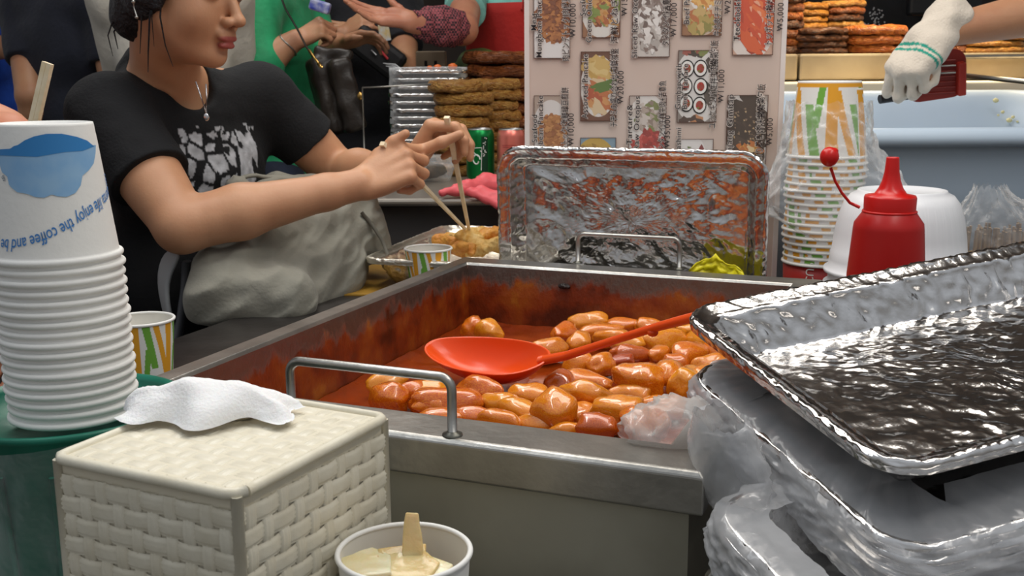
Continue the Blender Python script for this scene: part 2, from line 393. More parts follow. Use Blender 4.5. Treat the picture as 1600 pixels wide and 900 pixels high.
def pan_handle(p0, p1, h, r, lean=Vector((0, 0, 0))):
    p0, p1 = Vector(p0), Vector(p1); up = Vector((0, 0, h)) + lean; d = (p1 - p0).normalized(); c = .011; path = [p0, p0 + up * .7]
    for q, sgn in ((p0, 1), (p1, -1)):
        seg = []
        for i in range(7):
            a = math.pi / 2 * i / 6
            seg.append(q + up - up.normalized() * c * (1 - math.sin(a)) + d * sgn * c * (1 - math.cos(a)))
        path += seg if sgn == 1 else seg[::-1]
    path += [p1 + up * .7, p1]
    g = MB(); g.tube(path, r, 12); o = obj('handle', g, STEEL, pan, world=True)
    for q in (p0, p1):
        k = MB(); k.lathe([(r * 2.1, 0), (r * 2, .0018), (r * 1.2, .003), (r * 1.0, .004)], 14, q); obj('weld', k, STEEL_DIM, o, world=True)
q1 = atz(707, 680, RIMZ); q0 = q1 - E1 * .158; pan_handle(q0, q1, .05, .0042)
q0 = atz(903, 411, RIMZ); q1 = q0 + E1 * .163; pan_handle(q0, q1, .047, .0037)

# sauce (a pool nobody could count) with ripples
SAUCE = mat('glossy_red_sauce', '#7a2a0c', .1, 0, .15, 22, '#963c10', 9, coat=.8)
g = MB(); n = 60; P = []
for i in range(n + 1):
    row = []
    for j in range(n + 1):
        a, b = .006 + (PANW - .012) * i / n, .006 + (PANL - .012) * j / n
        row.append(PL(a, b, .757 + .0035 * fbm(Vector((a * 18, b * 18, 1))) ))
    P.append(row)
g.grid(P); s_ = obj('red_sauce', g, SAUCE); s_.matrix_world = mw(pan)
tag(s_, 'pool of glossy red chilli sauce in the bottom of the steel pan', 'sauce', kind='stuff')
g = MB()
g.ellipsoid(T(.165, PANL - .004, .823), (.010, .004, .0042), M22, fn=lambda p: p * (1 + .25 * mnoise.noise(p * 300)))
solo('charred_scrap', g, mat('burnt_crust', '#1d0f0c', .4, 0, .5, 300), 'small black burnt scrap stuck high on the back wall of the pan', 'scrap')
# ------------------------------------------------------------------ rice cakes in the sauce
def cake_mat(name, c1, c2, c3):
    m = bpy.data.materials.new(name); m.use_nodes = True; nt = m.node_tree; L = nt.links; b = nt.nodes['Principled BSDF']
    tc = nt.nodes.new('ShaderNodeTexCoord'); oi = nt.nodes.new('ShaderNodeObjectInfo')
    n = nt.nodes.new('ShaderNodeTexNoise'); n.noise_dimensions = '4D'; n.inputs['Scale'].default_value = 38; n.inputs['Detail'].default_value = 3
    ml = nt.nodes.new('ShaderNodeMath'); ml.operation = 'MULTIPLY'; ml.inputs[1].default_value = 40; L.new(oi.outputs['Random'], ml.inputs[0]); L.new(ml.outputs[0], n.inputs['W'])
    L.new(tc.outputs['Object'], n.inputs['Vector'])
    ad = nt.nodes.new('ShaderNodeMath'); ad.operation = 'MULTIPLY_ADD'; ad.inputs[1].default_value = .28; L.new(oi.outputs['Random'], ad.inputs[0]); L.new(n.outputs[0], ad.inputs[2])
    r = nt.nodes.new('ShaderNodeValToRGB'); e = r.color_ramp.elements
    e[0].position = .45; e[0].color = (*lin(c1), 1); e[1].position = .85; e[1].color = (*lin(c3), 1); x = e.new(.64); x.color = (*lin(c2), 1)
    L.new(ad.outputs[0], r.inputs[0]); L.new(r.outputs[0], b.inputs['Base Color'])
    b.inputs['Roughness'].default_value = .2; b.inputs['Coat Weight'].default_value = 1.; b.inputs['Coat Roughness'].default_value = .03
    b.inputs['Subsurface Weight'].default_value = .12; b.inputs['Subsurface Scale'].default_value = .006; b.inputs['Subsurface Radius'].default_value = (1, .55, .12)
    bp = nt.nodes.new('ShaderNodeBump'); bp.inputs['Strength'].default_value = .15; bp.inputs['Distance'].default_value = .004; L.new(n.outputs[0], bp.inputs['Height']); L.new(bp.outputs[0], b.inputs['Normal'])
    return m
CAKE = cake_mat('sauced_rice_cake', '#ea9c24', '#e08016', '#c9540a')
CAKE_R = cake_mat('red_sauced_rice_cake', '#c8641c', '#b54a12', '#93300c')
def cake_mesh(seed):
    r_ = random.Random(seed); g = MB(); ta = r_.uniform(-.3, .3); bend = r_.uniform(-.25, .25); sk = r_.uniform(-.35, .35); off = Vector((seed * 3.7, 1, 2)); ex = r_.uniform(.72, 1.05)
    nu, nv = 18, 24; P = []
    for i in range(nu + 1):
        a = -math.pi / 2 + math.pi * i / nu; row = []
        for j in range(nv):
            b = 2 * math.pi * j / nv
            sp = lambda x, e: math.copysign(abs(x) ** e, x)
            x = sp(math.sin(a), ex); c = sp(math.cos(a), ex)
            y = c * sp(math.cos(b), .85); z = c * sp(math.sin(b), .85)
            k = 1 + ta * x; y *= k; z *= k * .92; y += bend * (x * x - .4); x += sk * y * .5
            q = Vector((x, y, z)); q *= 1 + .16 * mnoise.noise(q * 1.6 + off) + .03 * mnoise.noise(q * 5 + off)
            row.append(q * .5)
        P.append(row)
    g.grid(P, closed_v=True); return g.mesh('rice_cake')
cakes = [cake_mesh(k) for k in range(9)]
for c in cakes: c.materials.append(CAKE)
cakes_r = [c.copy() for c in cakes[:4]]
for c in cakes_r: c.materials.clear(); c.materials.append(CAKE_R)
GC = 'rice cakes in the red sauce'; LC = 'glossy orange rice cake lying among the others in the pan of red sauce'
# x, y, length, height, slant as they lie, layer
spots = [(835, 310, 170, 66, -5, 0), (1015, 325, 145, 52, 0, 0), (720, 365, 140, 72, 25, 0), (890, 355, 190, 60, 0, 0), (655, 440, 155, 85, 5, 0), (795, 405, 120, 75, 20, 0),
  (950, 385, 160, 60, -10, 0), (790, 512, 135, 80, 5, 0), (895, 512, 110, 88, 60, 0), (712, 597, 120, 100, 50, 0), (840, 592, 210, 75, -10, 0), (1070, 580, 215, 116, -8, 1),
  (1215, 562, 130, 112, 60, 1), (1302, 590, 140, 108, 35, 1), (1392, 585, 140, 104, 35, 1), (1410, 512, 155, 76, 5, 0), (1315, 465, 165, 90, 12, 0), (1190, 395, 235, 92, 10, 0), (1020, 412, 150, 55, 0, 0),
  (1385, 402, 140, 90, -40, 0), (1315, 352, 120, 62, 0, 0), (1050, 462, 180, 60, 5, 0), (985, 500, 120, 55, 0, 0), (820, 640, 215, 78, -8, 1), (562, 660, 165, 92, -5, 0), (685, 722, 190, 125, -25, 1),
  (850, 697, 155, 92, 20, 0), (1030, 655, 190, 82, -8, 0), (1192, 642, 125, 75, 10, 0), (970, 722, 220, 102, -12, 1), (965, 772, 150, 100, -25, 0), (1105, 788, 225, 128, 10, 1), (1155, 702, 180, 75, 5, 0),
  (85, 640, 175, 90, 10, 0), (180, 692, 310, 108, 0, 0), (330, 632, 240, 88, -15, 0), (422, 692, 180, 82, -15, 0), (530, 735, 220, 90, -18, 0), (585, 787, 200, 70, -10, 0), (745, 822, 150, 70, -5, 0),
  (815, 745, 130, 80, 10, 0), (1295, 660, 155, 72, 5, 0), (1165, 462, 90, 60, 20, 0), (1250, 505, 110, 70, 0, 0), (-103, 592, 175, 74, 5, 0), (-100, 668, 165, 108, -5, 0), (58, 640, 200, 78, 12, 0), (105, 700, 165, 72, 0, 0),
  (1395, 330, 120, 66, 10, 0), (1130, 335, 130, 55, 0, 0), (1230, 710, 140, 80, 20, 0), (660, 790, 160, 70, -8, 0), (420, 780, 200, 80, -10, 0), (300, 760, 190, 80, -6, 0), (130, 770, 220, 80, 0, 0), (1440, 450, 120, 80, -20, 0), (1490, 560, 130, 90, 20, 0), (1450, 640, 150, 80, 10, 0)]
def cake(x, y, w, h, ang, lay, me, k):
    u, v = 640 + x / 3, 400 + y / 3
    z = .776 + .016 * lay; p = atz(u, v, z); s = (p - CAM).length / FPX / 3
    yaw = math.atan2(math.sin(math.radians(ang)) / .42, math.cos(math.radians(ang)))
    ln, th = w * s * 1.14, h * s * 1.46
    if abs(ang) > 30: ln = max(ln, th * 1.15) * 1.15
    o = bpy.data.objects.new('rice_cake', me); COL.objects.link(o)
    o.matrix_world = Matrix.Translation(p) @ Matrix.Rotation(yaw, 4, 'Z') @ Matrix.Rotation(rnd.uniform(-.12, .12), 4, 'Y') @ Matrix.Rotation(rnd.uniform(0, 6.28), 4, 'X') @ Matrix.Diagonal((ln, th, th, 1))
    MW[o.name] = o.matrix_world.copy(); return o
made = []
for k, (x, y, w, h, a, l) in enumerate(spots):
    red = k in (9, 21, 22, 28, 48); made.append((cake(x, y, w, h, a, l, (cakes_r if red else cakes)[k % (4 if red else 9)], k), red))
ORD = ['leftmost', 'second from left', 'third from left', 'fourth from left', 'fifth from left', 'sixth from left', 'seventh from left', 'eighth from left', 'ninth from left', 'tenth from left', 'eleventh from left', 'twelfth from left']
made.sort(key=lambda m: (m[0].location - A0).dot(E2)); n_r = -(-len(made) // 6)
ROW = ['row nearest the front rim', 'second row from the front rim', 'third row from the front rim', 'fourth row from the front rim', 'fifth row from the front rim', 'row farthest from the front rim']
for r_i in range(6):
    row = sorted(made[r_i * n_r:(r_i + 1) * n_r], key=lambda m: (m[0].location - A0).dot(E1))
    for k, (o, red) in enumerate(row): tag(o, '%s rice cake, %s in the %s' % ('red' if red else 'orange', 'rightmost' if k == len(row) - 1 else ORD[k], ROW[r_i]), 'rice cake', GC)
tag(cake(287, 340, 82, 76, 10, 0, cakes[2], 91), 'farther rice cake of the pair lying apart at the sauce far left', 'rice cake', GC)
tag(cake(368, 350, 132, 76, -12, 0, cakes[5], 92), 'nearer rice cake of the pair lying apart at the far left of the sauce', 'rice cake', GC)
tag(cake(882, 802, 172, 98, -8, 1, cakes_r[1], 93), 'darkest red rice cake against the front edge of the pan', 'rice cake', GC)

# ------------------------------------------------------------------ ladle
LAD = mat('orange_red_plastic', '#e8521a', .26, 0, 0, spec=.5, sss=.08)
ld = thing('ladle', 'orange red plastic ladle resting across the rice cakes', 'ladle', aty(765, 560, 1.29))
tip, neck = aty(667, 540, 1.335), aty(858, 563, 1.25)
ax = (neck - tip); LN = ax.length; side = Vector((-ax.y, ax.x, 0)).normalized()
side = (side + Vector((0, 0, .36))).normalized(); up = ax.normalized().cross(side).normalized()
mid = (tip + neck) / 2
def bowl(scale, zoff):
    P = []
    for i in range(13):
        rho = i / 12 * scale; row = []
        for j in range(40):
            th = 2 * math.pi * j / 40; cx, sy = math.cos(th), math.sin(th)
            wid = .039 * (1 + .12 * cx) * (1 - .18 * max(0, cx) ** 3)
            x = (LN / 2) * math.copysign(abs(cx) ** .9, cx) * rho; y = wid * math.copysign(abs(sy) ** .9, sy) * rho
            z = -.034 * (1 - min(1, rho) ** 2.6) + zoff + .006 * rho ** 4 * abs(cx) ** 3
            row.append(mid + ax.normalized() * x + side * y + up * z)
        P.append(row)
    return P
g = MB(); ia, oa = bowl(.955, 0), bowl(1.0, -.0035)
n0 = g.grid(ia[::1], closed_v=True); n1 = g.grid([r[::-1] for r in oa], closed_v=True)
g.grid([ia[-1], [a * .5 + b * .5 + up * .0016 for a, b in zip(ia[-1], oa[-1])], oa[-1]], closed_v=True)
obj('bowl', g, LAD, ld, world=True)
hp = [neck - ax.normalized() * .012 - up * .002, aty(885, 556, 1.235), aty(925, 543, 1.205), aty(975, 527, 1.165), aty(1030, 510, 1.12), aty(1060, 502, 1.095), aty(1100, 492, 1.06), aty(1140, 483, 1.01)]
hr = [.008, .0075, .0066, .0064, .0066, .0072, .0075, .0075]
pts, rr = [], []
for i in range(len(hp) - 1):
    for k in range(5): pts.append(hp[i].lerp(hp[i + 1], k / 5)); rr.append(hr[i] + (hr[i + 1] - hr[i]) * k / 5)
g = MB(); g.tube(pts + [hp[-1]], rr + [hr[-1]], 14, flat=.75)
q = aty(1020, 520, 1.125); g.ellipsoid(q, (.006, .004, .0045))
obj('handle', g, LAD, ld, world=True)
g = MB(); q = hp[4].lerp(hp[5], .2); g.tube([hp[4] + Vector((0, -.003, .003)), hp[5] + Vector((0, -.003, .0032)), hp[6] + Vector((0, -.003, .0032))], [.002, .0024, .0024], 8); obj('grip_rib', g, LAD, ld, world=True)

# ------------------------------------------------------------------ foil trays
def foil_tray(W_, L_, rc, depth, n, rings, seed, amp, rim=.011, inset=.022, bead=True, fq=26, ax=1., fine=1., wallamp=None):
    """open foil tray, rim plane z=0, floor at -depth, crumpled as foil is"""
    so = Vector((seed * 5.3, seed * 2.1, .7)); out = []
    def ring(off, z, da, dz, sc):
        row = []
        for (x, y, nx, ny) in rrect(W_ + 2 * off, L_ + 2 * off, max(.006, rc + off), n):
            c = crinkle(Vector((x, y, z)) * sc + so)
            row.append(Vector((x + nx * da * c, y + ny * da * c, z + dz * c)))
        return row
    if bead:
        for k in range(9):
            a = math.pi * (1.15 - 1.55 * k / 8) - .2
            out.append(ring(.0045 * math.cos(a) * -1 + 0, .0045 * math.sin(a), .0012, .0012, 150))
        out = out[::-1]
        out = [ring(.004, -.005, .0008, .0008, 150)] + [ring(.0045 * math.cos(t), .0045 * math.sin(t), .0016, .0022, 150) for t in [(-.6 + 2.9 * k / 8) for k in range(9)]]
    for k in range(1, 4): out.append(ring(-.0045 - rim * k / 3, -.0005 * k, .0006, .0012, 110))
    for k in range(1, 13):
        t = k / 12; wa = (wallamp or amp * .55) * (.25 + .75 * math.sin(math.pi * (.15 + .7 * t))); row = []
        off = -.0045 - rim - inset * t; z = -.0015 - (depth - .0015) * t
        for (x, y, nx, ny) in rrect(W_ + 2 * off, L_ + 2 * off, max(.006, rc + off), n):
            q = Vector((x * 42, y * 42, z * 18)) + so; c = crinkle(q) + .5 * crinkle(Vector((x * 95, y * 95, z * 70)) + so)
            row.append(Vector((x + nx * wa * c, y + ny * wa * c, z + .0004 * c)))
        out.append(row)
    for k in range(1, rings + 1):
        t = k / rings; f = 1 - t
        row = []
        base = rrect(W_ - 2 * (.0045 + rim + inset), L_ - 2 * (.0045 + rim + inset), max(.006, rc - rim - inset), n)
        for (x, y, nx, ny) in base:
            p = Vector((x * f, y * f, 0)); w = Vector((p.x * .8 - p.y * .6, (p.x * .6 + p.y * .8) * ax, 0)) + mnoise.noise_vector(p * 9 + so) * .02; c = crinkle(w * fq + so) + .45 * fine * crinkle(w * fq * 2.6 + so) + .15 * fine * crinkle(p * 150 + so)
            row.append(Vector((p.x, p.y, -depth + amp * c * min(1, 4 * t + .25))))
        out.append(row)
    g = MB(); g.grid(out[::-1], closed_v=True); return g
Vv1, Vv2 = Vector((.947, .300, .111)).normalized(), Vector((-.314, .939, .142)).normalized()
Rt = frame(Vv1, Vv1.cross(Vv2)); K1 = Vector((.152, .943, .934)); TW, TLn = .42, .30
ct = K1 + Vv1 * TW / 2 - Vv2 * TLn / 2
tr = foil_tray(TW, TLn, .034, .036, 460, 90, 3, .0025, fq=10, ax=1.6, fine=1.15, wallamp=.006)
o = solo('foil_tray', tr, [FOIL], 'empty crumpled foil tray lying open on top of the wrapped tray packs', 'tray', 'foil trays'); o.matrix_world = Matrix.Translation(ct) @ Rt.to_4x4(); MW[o.name] = o.matrix_world.copy()

def wrap_film(W_, L_, rc, z0, z1, n, seed, amp, lip=.03):
    so = Vector((seed * 4.1, 2.2, seed)); out = []
    rows = [(-lip, z1 + .003), (-lip * .5, z1 + .005), (-.004, z1 + .006), (.006, z1 + .002)]
    m = 34
    rows += [(.008 + .006 * math.sin(math.pi * k / m), z1 + (z0 - z1) * k / m) for k in range(1, m + 1)] + [(-.02, z0 - .002)]
    for off, z in rows:
        row = []
        for (x, y, nx, ny) in rrect(W_ + 2 * off, L_ + 2 * off, rc + off, n):
            c = crinkle(Vector((x * 9, y * 9, z * 55 + (x - y) * 14)) + so) + .6 * crinkle(Vector((x * 20, y * 20, z * 110 + (x + y) * 30)) + so) + .35 * crinkle(Vector((x * 70, y * 70, z * 130)) + so)
            row.append(Vector((x + nx * amp * c, y + ny * amp * c, z + amp * (.35 if off > 0 else .55) * c)))
        out.append(row)
    g = MB(); g.grid(out, closed_v=True); return g
WRAP = film('tray_wrap_film', (.62, .63, .65), opac=.34, rough=.2, bump=.3, bscale=30, fres=.35)
MILKY = film('milky_bag_film', (.72, .70, .67), opac=.26, rough=.22, bump=.3, bscale=30, fres=.4)
pk_tray = foil_tray(TW, TLn, .034, .026, 200, 6, 5, .001).mesh('foil_tray'); pk_tray.materials.append(FOIL)
def pack(k1, nt_, step, label, seed, lip):
    c = Vector(k1) + Vv1 * TW / 2 - Vv2 * TLn / 2
    t = thing('wrapped_tray_pack', label, 'tray pack', c, group='foil tray packs in film', rot=Rt)
    for k in range(nt_):
        o = bpy.data.objects.new('foil_tray', pk_tray); link(o, t); o.location = (rnd.uniform(-.003, .003), rnd.uniform(-.003, .003), -step * k)
    obj('plastic_film', wrap_film(TW, TLn, .036, -step * (nt_ - 1) - .024, .0, 420, seed, .0058, lip), WRAP, t)
    return t
pA = pack((.158, .925, .884), 3, .009, 'film wrapped pack of foil trays right under the open crumpled tray', 1, .06)
pack((.146, .752, .832), 3, .010, 'film wrapped pack of foil trays in the middle of the stack', 2, .03)
pack((.136, .738, .785), 3, .010, 'film wrapped pack of foil trays lowest in the stack at the picture bottom', 3, .03)
# loose ear of the upper pack's bag
g = MB(); P = []
for i in range(26):
    u = i / 25; row = []
    for j in range(36):
        a = 2 * math.pi * j / 36
        r = (.012 + .024 * math.sin(math.pi * min(1, u * .9 + .1)) ** .7) * (1 - .25 * u)
        p = Vector((-.078 * u, math.cos(a) * r * 1.1, math.sin(a) * r * .75 + .006 * u))
        c = crinkle(p * 34 + Vector((9, 2, 1))) + .4 * crinkle(p * 90)
        row.append(p * (1 + .10 * c) + Vector((0, .005 * c, .004 * c)))
    P.append(row)
g.grid(P, closed_v=True); M_ = Matrix.Translation(aty(1118, 664, .866)) @ Matrix.Rotation(math.radians(12), 4, 'Z') @ Matrix.Rotation(math.radians(-6), 4, 'Y')
me = g.mesh('bag_corner'); me.transform(M_); ob = obj('bag_corner', me, MILKY, pA, world=True)
g = MB(); P = []
for i in range(24):
    u = i / 23; row = []
    for j in range(40):
        a = 2 * math.pi * j / 40; r = (.4 + .6 * math.sin(math.pi * (.12 + .8 * u))) 
        p = Vector((math.cos(a) * .022 * r, math.sin(a) * .045 * r, (.5 - u) * .085)); c = crinkle(p * 38 + Vector((1, 5, 1))) + .5 * crinkle(p * 100)
        row.append(p * (1 + .20 * c) + Vector((.004 * c, .004 * c, 0)))
    P.append(row)
g.grid(P, closed_v=True); me = g.mesh('bag_fold'); me.transform(Matrix.Translation(aty(1140, 738, .775)) @ Matrix.Rotation(math.radians(18), 4, 'Z') @ Matrix.Rotation(math.radians(-14), 4, 'Y')); obj('bag_fold', me, WRAP, pA, world=True)

# foil tray standing on edge behind the pan, open side to the camera
fc = T(.235, .812, 0); lean = -.05
Rs = frame(E1, Vector((-E2 * math.cos(lean) + Vector((0, 0, math.sin(lean))))))
o = solo('standing_foil_tray', foil_tray(.432, .236, .04, .032, 420, 70, 11, .0075, rim=.012, inset=.014, fq=8.5, ax=1.5, fine=.8), [FOIL], 'crumpled foil tray standing on edge behind the pan reflecting orange', 'tray', 'foil trays')
o.matrix_world = Matrix.Translation(fc + Vector((0, 0, .79 + .118))) @ Rs.to_4x4(); MW[o.name] = o.matrix_world.copy()
# crumpled yellow packet at its foot
g = MB(); P = []
for i in range(22):
    row = []
    for j in range(30):
        x, y = i / 21, j / 29; p = Vector((x * 3, y * 4, .4)); c = crinkle(p * 1.4)
        row.append(Vector(((y - .5) * .085, .008 * c + .012 * math.sin(math.pi * y), x * .05 * (1 - .55 * abs(y - .45) * 2 * (1 - .3 * math.sin(y * 9))) + .003 * c)))
    P.append(row)
g.grid(P); o = solo('yellow_packet', g, mat('yellow_plastic', '#e3d516', .4, 0, .3, 60, sss=.05), 'crumpled bright yellow plastic packet at the foot of the standing foil tray', 'packet')
o.matrix_world = Matrix.Translation(T(.385, .782, .822)) @ Matrix.Rotation(PA, 4, 'Z'); MW[o.name] = o.matrix_world.copy()
md = o.modifiers.new('thick', 'SOLIDIFY'); md.thickness = .0012
# ------------------------------------------------------------------ tower of upturned paper cups in the green bin
TC = Vector((-.3385, .80, 0)); CR, CT, CH = .0468, .0336, .100
g = MB(); prof = [(CR - .0035, .0022), (CR - .004, .0008)]
prof += [(CR - .0012 + .0024 * math.cos(a), .0024 + .0024 * math.sin(a)) for a in [-2.0 + 3.9 * k / 9 for k in range(10)]]
prof += [(CR - .0022, .006)] + [(CR - .0022 + (CT - CR + .0022) * t, .006 + (CH - .006) * t) for t in (.25, .5, .75, .98)] + [(CT - .0003, CH), (CT - .0016, CH + .0002), (CT - .003, CH - .006), (.0, CH - .0065)]
g.lathe(prof, 48); cupm = g.mesh('paper_cup'); cupm.materials.append(PAPER)
gt = 'upturned white paper cups in the tower'
NB = 17
for k in range(NB):
    lean = Matrix.Translation(TC + Vector((rnd.uniform(-.0006, .0006) - .00022 * k, rnd.uniform(-.0006, .0006), .893 + .0076 * k)))
    if k < NB - 1:
        o = bpy.data.objects.new('paper_cup', cupm); COL.objects.link(o); o.matrix_world = lean
        ordw = ['lowest', 'second', 'third', 'fourth', 'fifth', 'sixth', 'seventh', 'eighth', 'ninth', 'tenth', 'eleventh', 'twelfth', 'thirteenth', 'fourteenth', 'fifteenth', 'sixteenth'][k]
        tag(o, ('white paper cup, ' + ordw + ' from the bottom of the tower in the green bin') if k else 'lowest white paper cup of the tower, standing in the green bin', 'cup', gt)
zt = .893 + .0076 * (NB - 1)
TC = TC + Vector((-.0038, 0, 0))
top = thing('paper_cup', 'topmost upturned white cup of the tower with blue cloud print and writing', 'cup', TC + Vector((0, 0, zt)), group=gt)
o = bpy.data.objects.new('cup_body', cupm); link(o, top)
PH0 = math.atan2(-TC.y, -TC.x)
def cone(phi, z, out=.0004):
    r = CR - .0022 + (CT - CR + .0022) * (z - .006) / (CH - .006) + out
    return Vector((r * math.cos(phi), r * math.sin(phi), z))
def cone_px(u, v):
    c0, D = TC.to_2d().length, TC.length - .035; ph = PH0
    for _ in range(4):
        d_r = ray(u, v); z = CZ + d_r.z * D / math.hypot(d_r.x, d_r.y) - zt; r = CR + (CT - CR) * z / CH; c = TC + Vector((0, 0, zt + z)) - CAM; uc = 800 + FPX * c.dot(_R) / c.dot(_F)
        ph = PH0 + math.asin(max(-.98, min(.98, (u - uc) * D / FPX / r))); D = c0 - r * math.cos(ph - PH0)
    return ph, z
def strip_print(name, xs, topf, botf, m, par, out):
    P = []
    for x in xs:
        a, b = topf(x), botf(x)
        P.append([cone(*cone_px(x, a + (b - a) * k / 6), out) for k in range(7)])
    g = MB(); g.grid(P); return obj(name, g, m, par)
lerp = lambda x, pts: next((a[1] + (b[1] - a[1]) * (x - a[0]) / (b[0] - a[0]) for a, b in zip(pts, pts[1:]) if a[0] <= x <= b[0]), pts[-1][1])
xs = [11 + i * 127 / 60 for i in range(61)]
capb = [(2, 242), (24, 243), (60, 245), (95, 238), (120, 236), (136, 229)]
bott = [(11, 250), (14, 268), (22, 276), (24, 290), (34, 300), (48, 303), (58, 308), (70, 309), (80, 304), (88, 307), (100, 308), (112, 302), (119, 290), (119, 277), (130, 266), (137, 254), (138, 240)]
strip_print('cloud_print', xs, lambda x: lerp(x, capb) - 2, lambda x: max(lerp(x, bott), lerp(x, capb) - 1.5), mat('pale_blue_print', '#8fb6d8', .5, 0, 0, 50, '#7facd6', 60), top, .0005)
xs = [2 + i * 134 / 60 for i in range(61)]
capt = [(2, 240), (12, 233), (26, 232), (30, 228), (36, 226), (44, 219), (56, 213), (72, 209), (92, 209), (112, 214), (126, 220), (132, 226), (136, 229)]
strip_print('cap_print', xs, lambda x: lerp(x, capt), lambda x: lerp(x, capb), mat('strong_blue_print', '#2f7dbd', .5), top, .0007)
INK = mat('blue_ink', '#3f7ec0', .5)
tm = text_mesh('romenta life enjoy the coffee and be happy', 1.0, shear=.25, bold=.008)
xs_ = [v.co.x for v in tm.vertices]; x0, x1 = min(xs_), max(xs_)
path = [(196, 270), (178, 283), (164, 294), (150, 305), (136, 317), (122, 329), (108, 340), (92, 350), (76, 359), (60, 366), (44, 371), (28, 374), (12, 373), (-4, 369), (-20, 362)]
pp = [cone_px(*p) for p in path]; arc = [0]
for a, b in zip(pp, pp[1:]): arc.append(arc[-1] + math.hypot((b[0] - a[0]) * .042, b[1] - a[1]))
for v in tm.vertices:
    s_ = (v.co.x - x0) / (x1 - x0) * arc[-1]; i = max(j for j in range(len(arc) - 1) if arc[j] <= s_ + 1e-9); f_ = (s_ - arc[i]) / (arc[i + 1] - arc[i])
    ph = pp[i][0] + (pp[i + 1][0] - pp[i][0]) * f_; z = pp[i][1] + (pp[i + 1][1] - pp[i][1]) * f_
    dx, dz = (pp[i + 1][0] - pp[i][0]) * .042, pp[i + 1][1] - pp[i][1]; L_ = math.hypot(dx, dz); h = v.co.y * .0125
    v.co = cone(ph - (dz / L_) * h / .042, z + (dx / L_) * h, .0006)
obj('cup_writing', tm, INK, top)
for s_, (u, v), rr in (('J', (8, 283), -.6), ('B', (17, 272), -.6)):
    m_ = text_mesh(s_, .0062)
    ph, z = cone_px(u, v)
    for q in m_.vertices:
        x, y = -q.co.x, -q.co.y; x, y = x * math.cos(rr) + y * math.sin(rr), -x * math.sin(rr) + y * math.cos(rr); q.co = cone(ph + x / .042, z + y, .0006)
    obj('cup_letter', m_, mat('grey_ink', '#7e8b97', .5), top)

GREEN = mat('teal_green_plastic', '#1d7a64', .35, 0, .1, 30, '#176350', 12)
bn = thing('green_bin', 'teal green plastic bin holding the tower of cups', 'bin', (-.344, .80, TZ))
g = MB(); BR, BH = .086, .190
g.lathe([(0, .002), (.066, .0), (.068, .004), (BR - .004, BH - .006), (BR, BH - .004), (BR + .001, BH), (BR - .002, BH + .001), (BR - .006, BH - .004), (BR - .01, BH - .018), (0, BH - .018)], 56); obj('bin_body', g, GREEN, bn)
for k in range(14):
    a = 2 * math.pi * k / 14; g = MB(); g.tube([Vector((math.cos(a) * (.0685 + .0135 * t), math.sin(a) * (.0685 + .0135 * t), .01 + t * .15)) for t in (0, .5, 1)], .0022, 8); obj('rib', g, GREEN, bn)
g = MB(); P = []
for i in range(30):
    t = i / 29; row = []
    for j in range(110):
        a = 2 * math.pi * j / 110; p = Vector((a * 4, t * 5, 3)); c = crinkle(p * .9) + .6 * crinkle(Vector((a * 9, t * 4, 1)))
        sag = .008 * math.sin(a * 2.3 + 1) * max(0, t - .75) * 4
        r = .070 + (BR + .004 - .070) * t + .0035 * c
        row.append(Vector((math.cos(a) * r, math.sin(a) * r, .006 + t * (BH - .012) + sag * .6 + .002 * c)))
    P.append(row)
g.grid(P, closed_v=True); obj('bag_liner', g, film('thin_clear_liner', opac=.03, rough=.1, bump=.5, bscale=40, fres=.55), bn)

# ------------------------------------------------------------------ woven tissue box
bz = .92; LF, FF = Vector((-.286, .632, 0)), Vector((-.154, .567, 0))
th_ = math.atan2(FF.y - LF.y, FF.x - LF.x); BW, BL, BHt = .147, .158, bz - TZ
f1 = Vector((math.cos(th_), math.sin(th_), 0)); f2 = Vector((-f1.y, f1.x, 0))
tb = thing('tissue_box', 'cream woven plastic tissue box with a white tissue pulled out', 'tissue box', LF + f1 * BW / 2 + f2 * BL / 2 + Vector((0, 0, TZ)), th_)
CREAM_IN = mat('cream_box_core', '#ddd5bf', .6)
g = MB(); g.box((0, 0, BHt / 2), (BW - .006, BL - .006, BHt - .004)); obj('box_core', g, CREAM_IN, tb, bevel=.004)
PU, PV = .0143, .0134
def strip_mesh(length, width, pitch, phase, amp, ribs, name):
    N = int(round(length / pitch)); n = N * 8; g = MB(); P = []
    for i in range(n + 1):
        s_ = length * i / n; w = math.cos(math.pi * (s_ / pitch - .5) + phase); h = amp * math.copysign(abs(w) ** .6, w)
        P.append([Vector((s_ - length / 2, q * width, h - .0012 * (abs(q) * 2) ** 4 + 0.00036 * math.cos(q * 2 * math.pi * ribs))) for q in [j / 8 - .5 for j in range(9)]])
    g.grid(P); me = g.mesh(name); me.materials.append(CREAM); return me
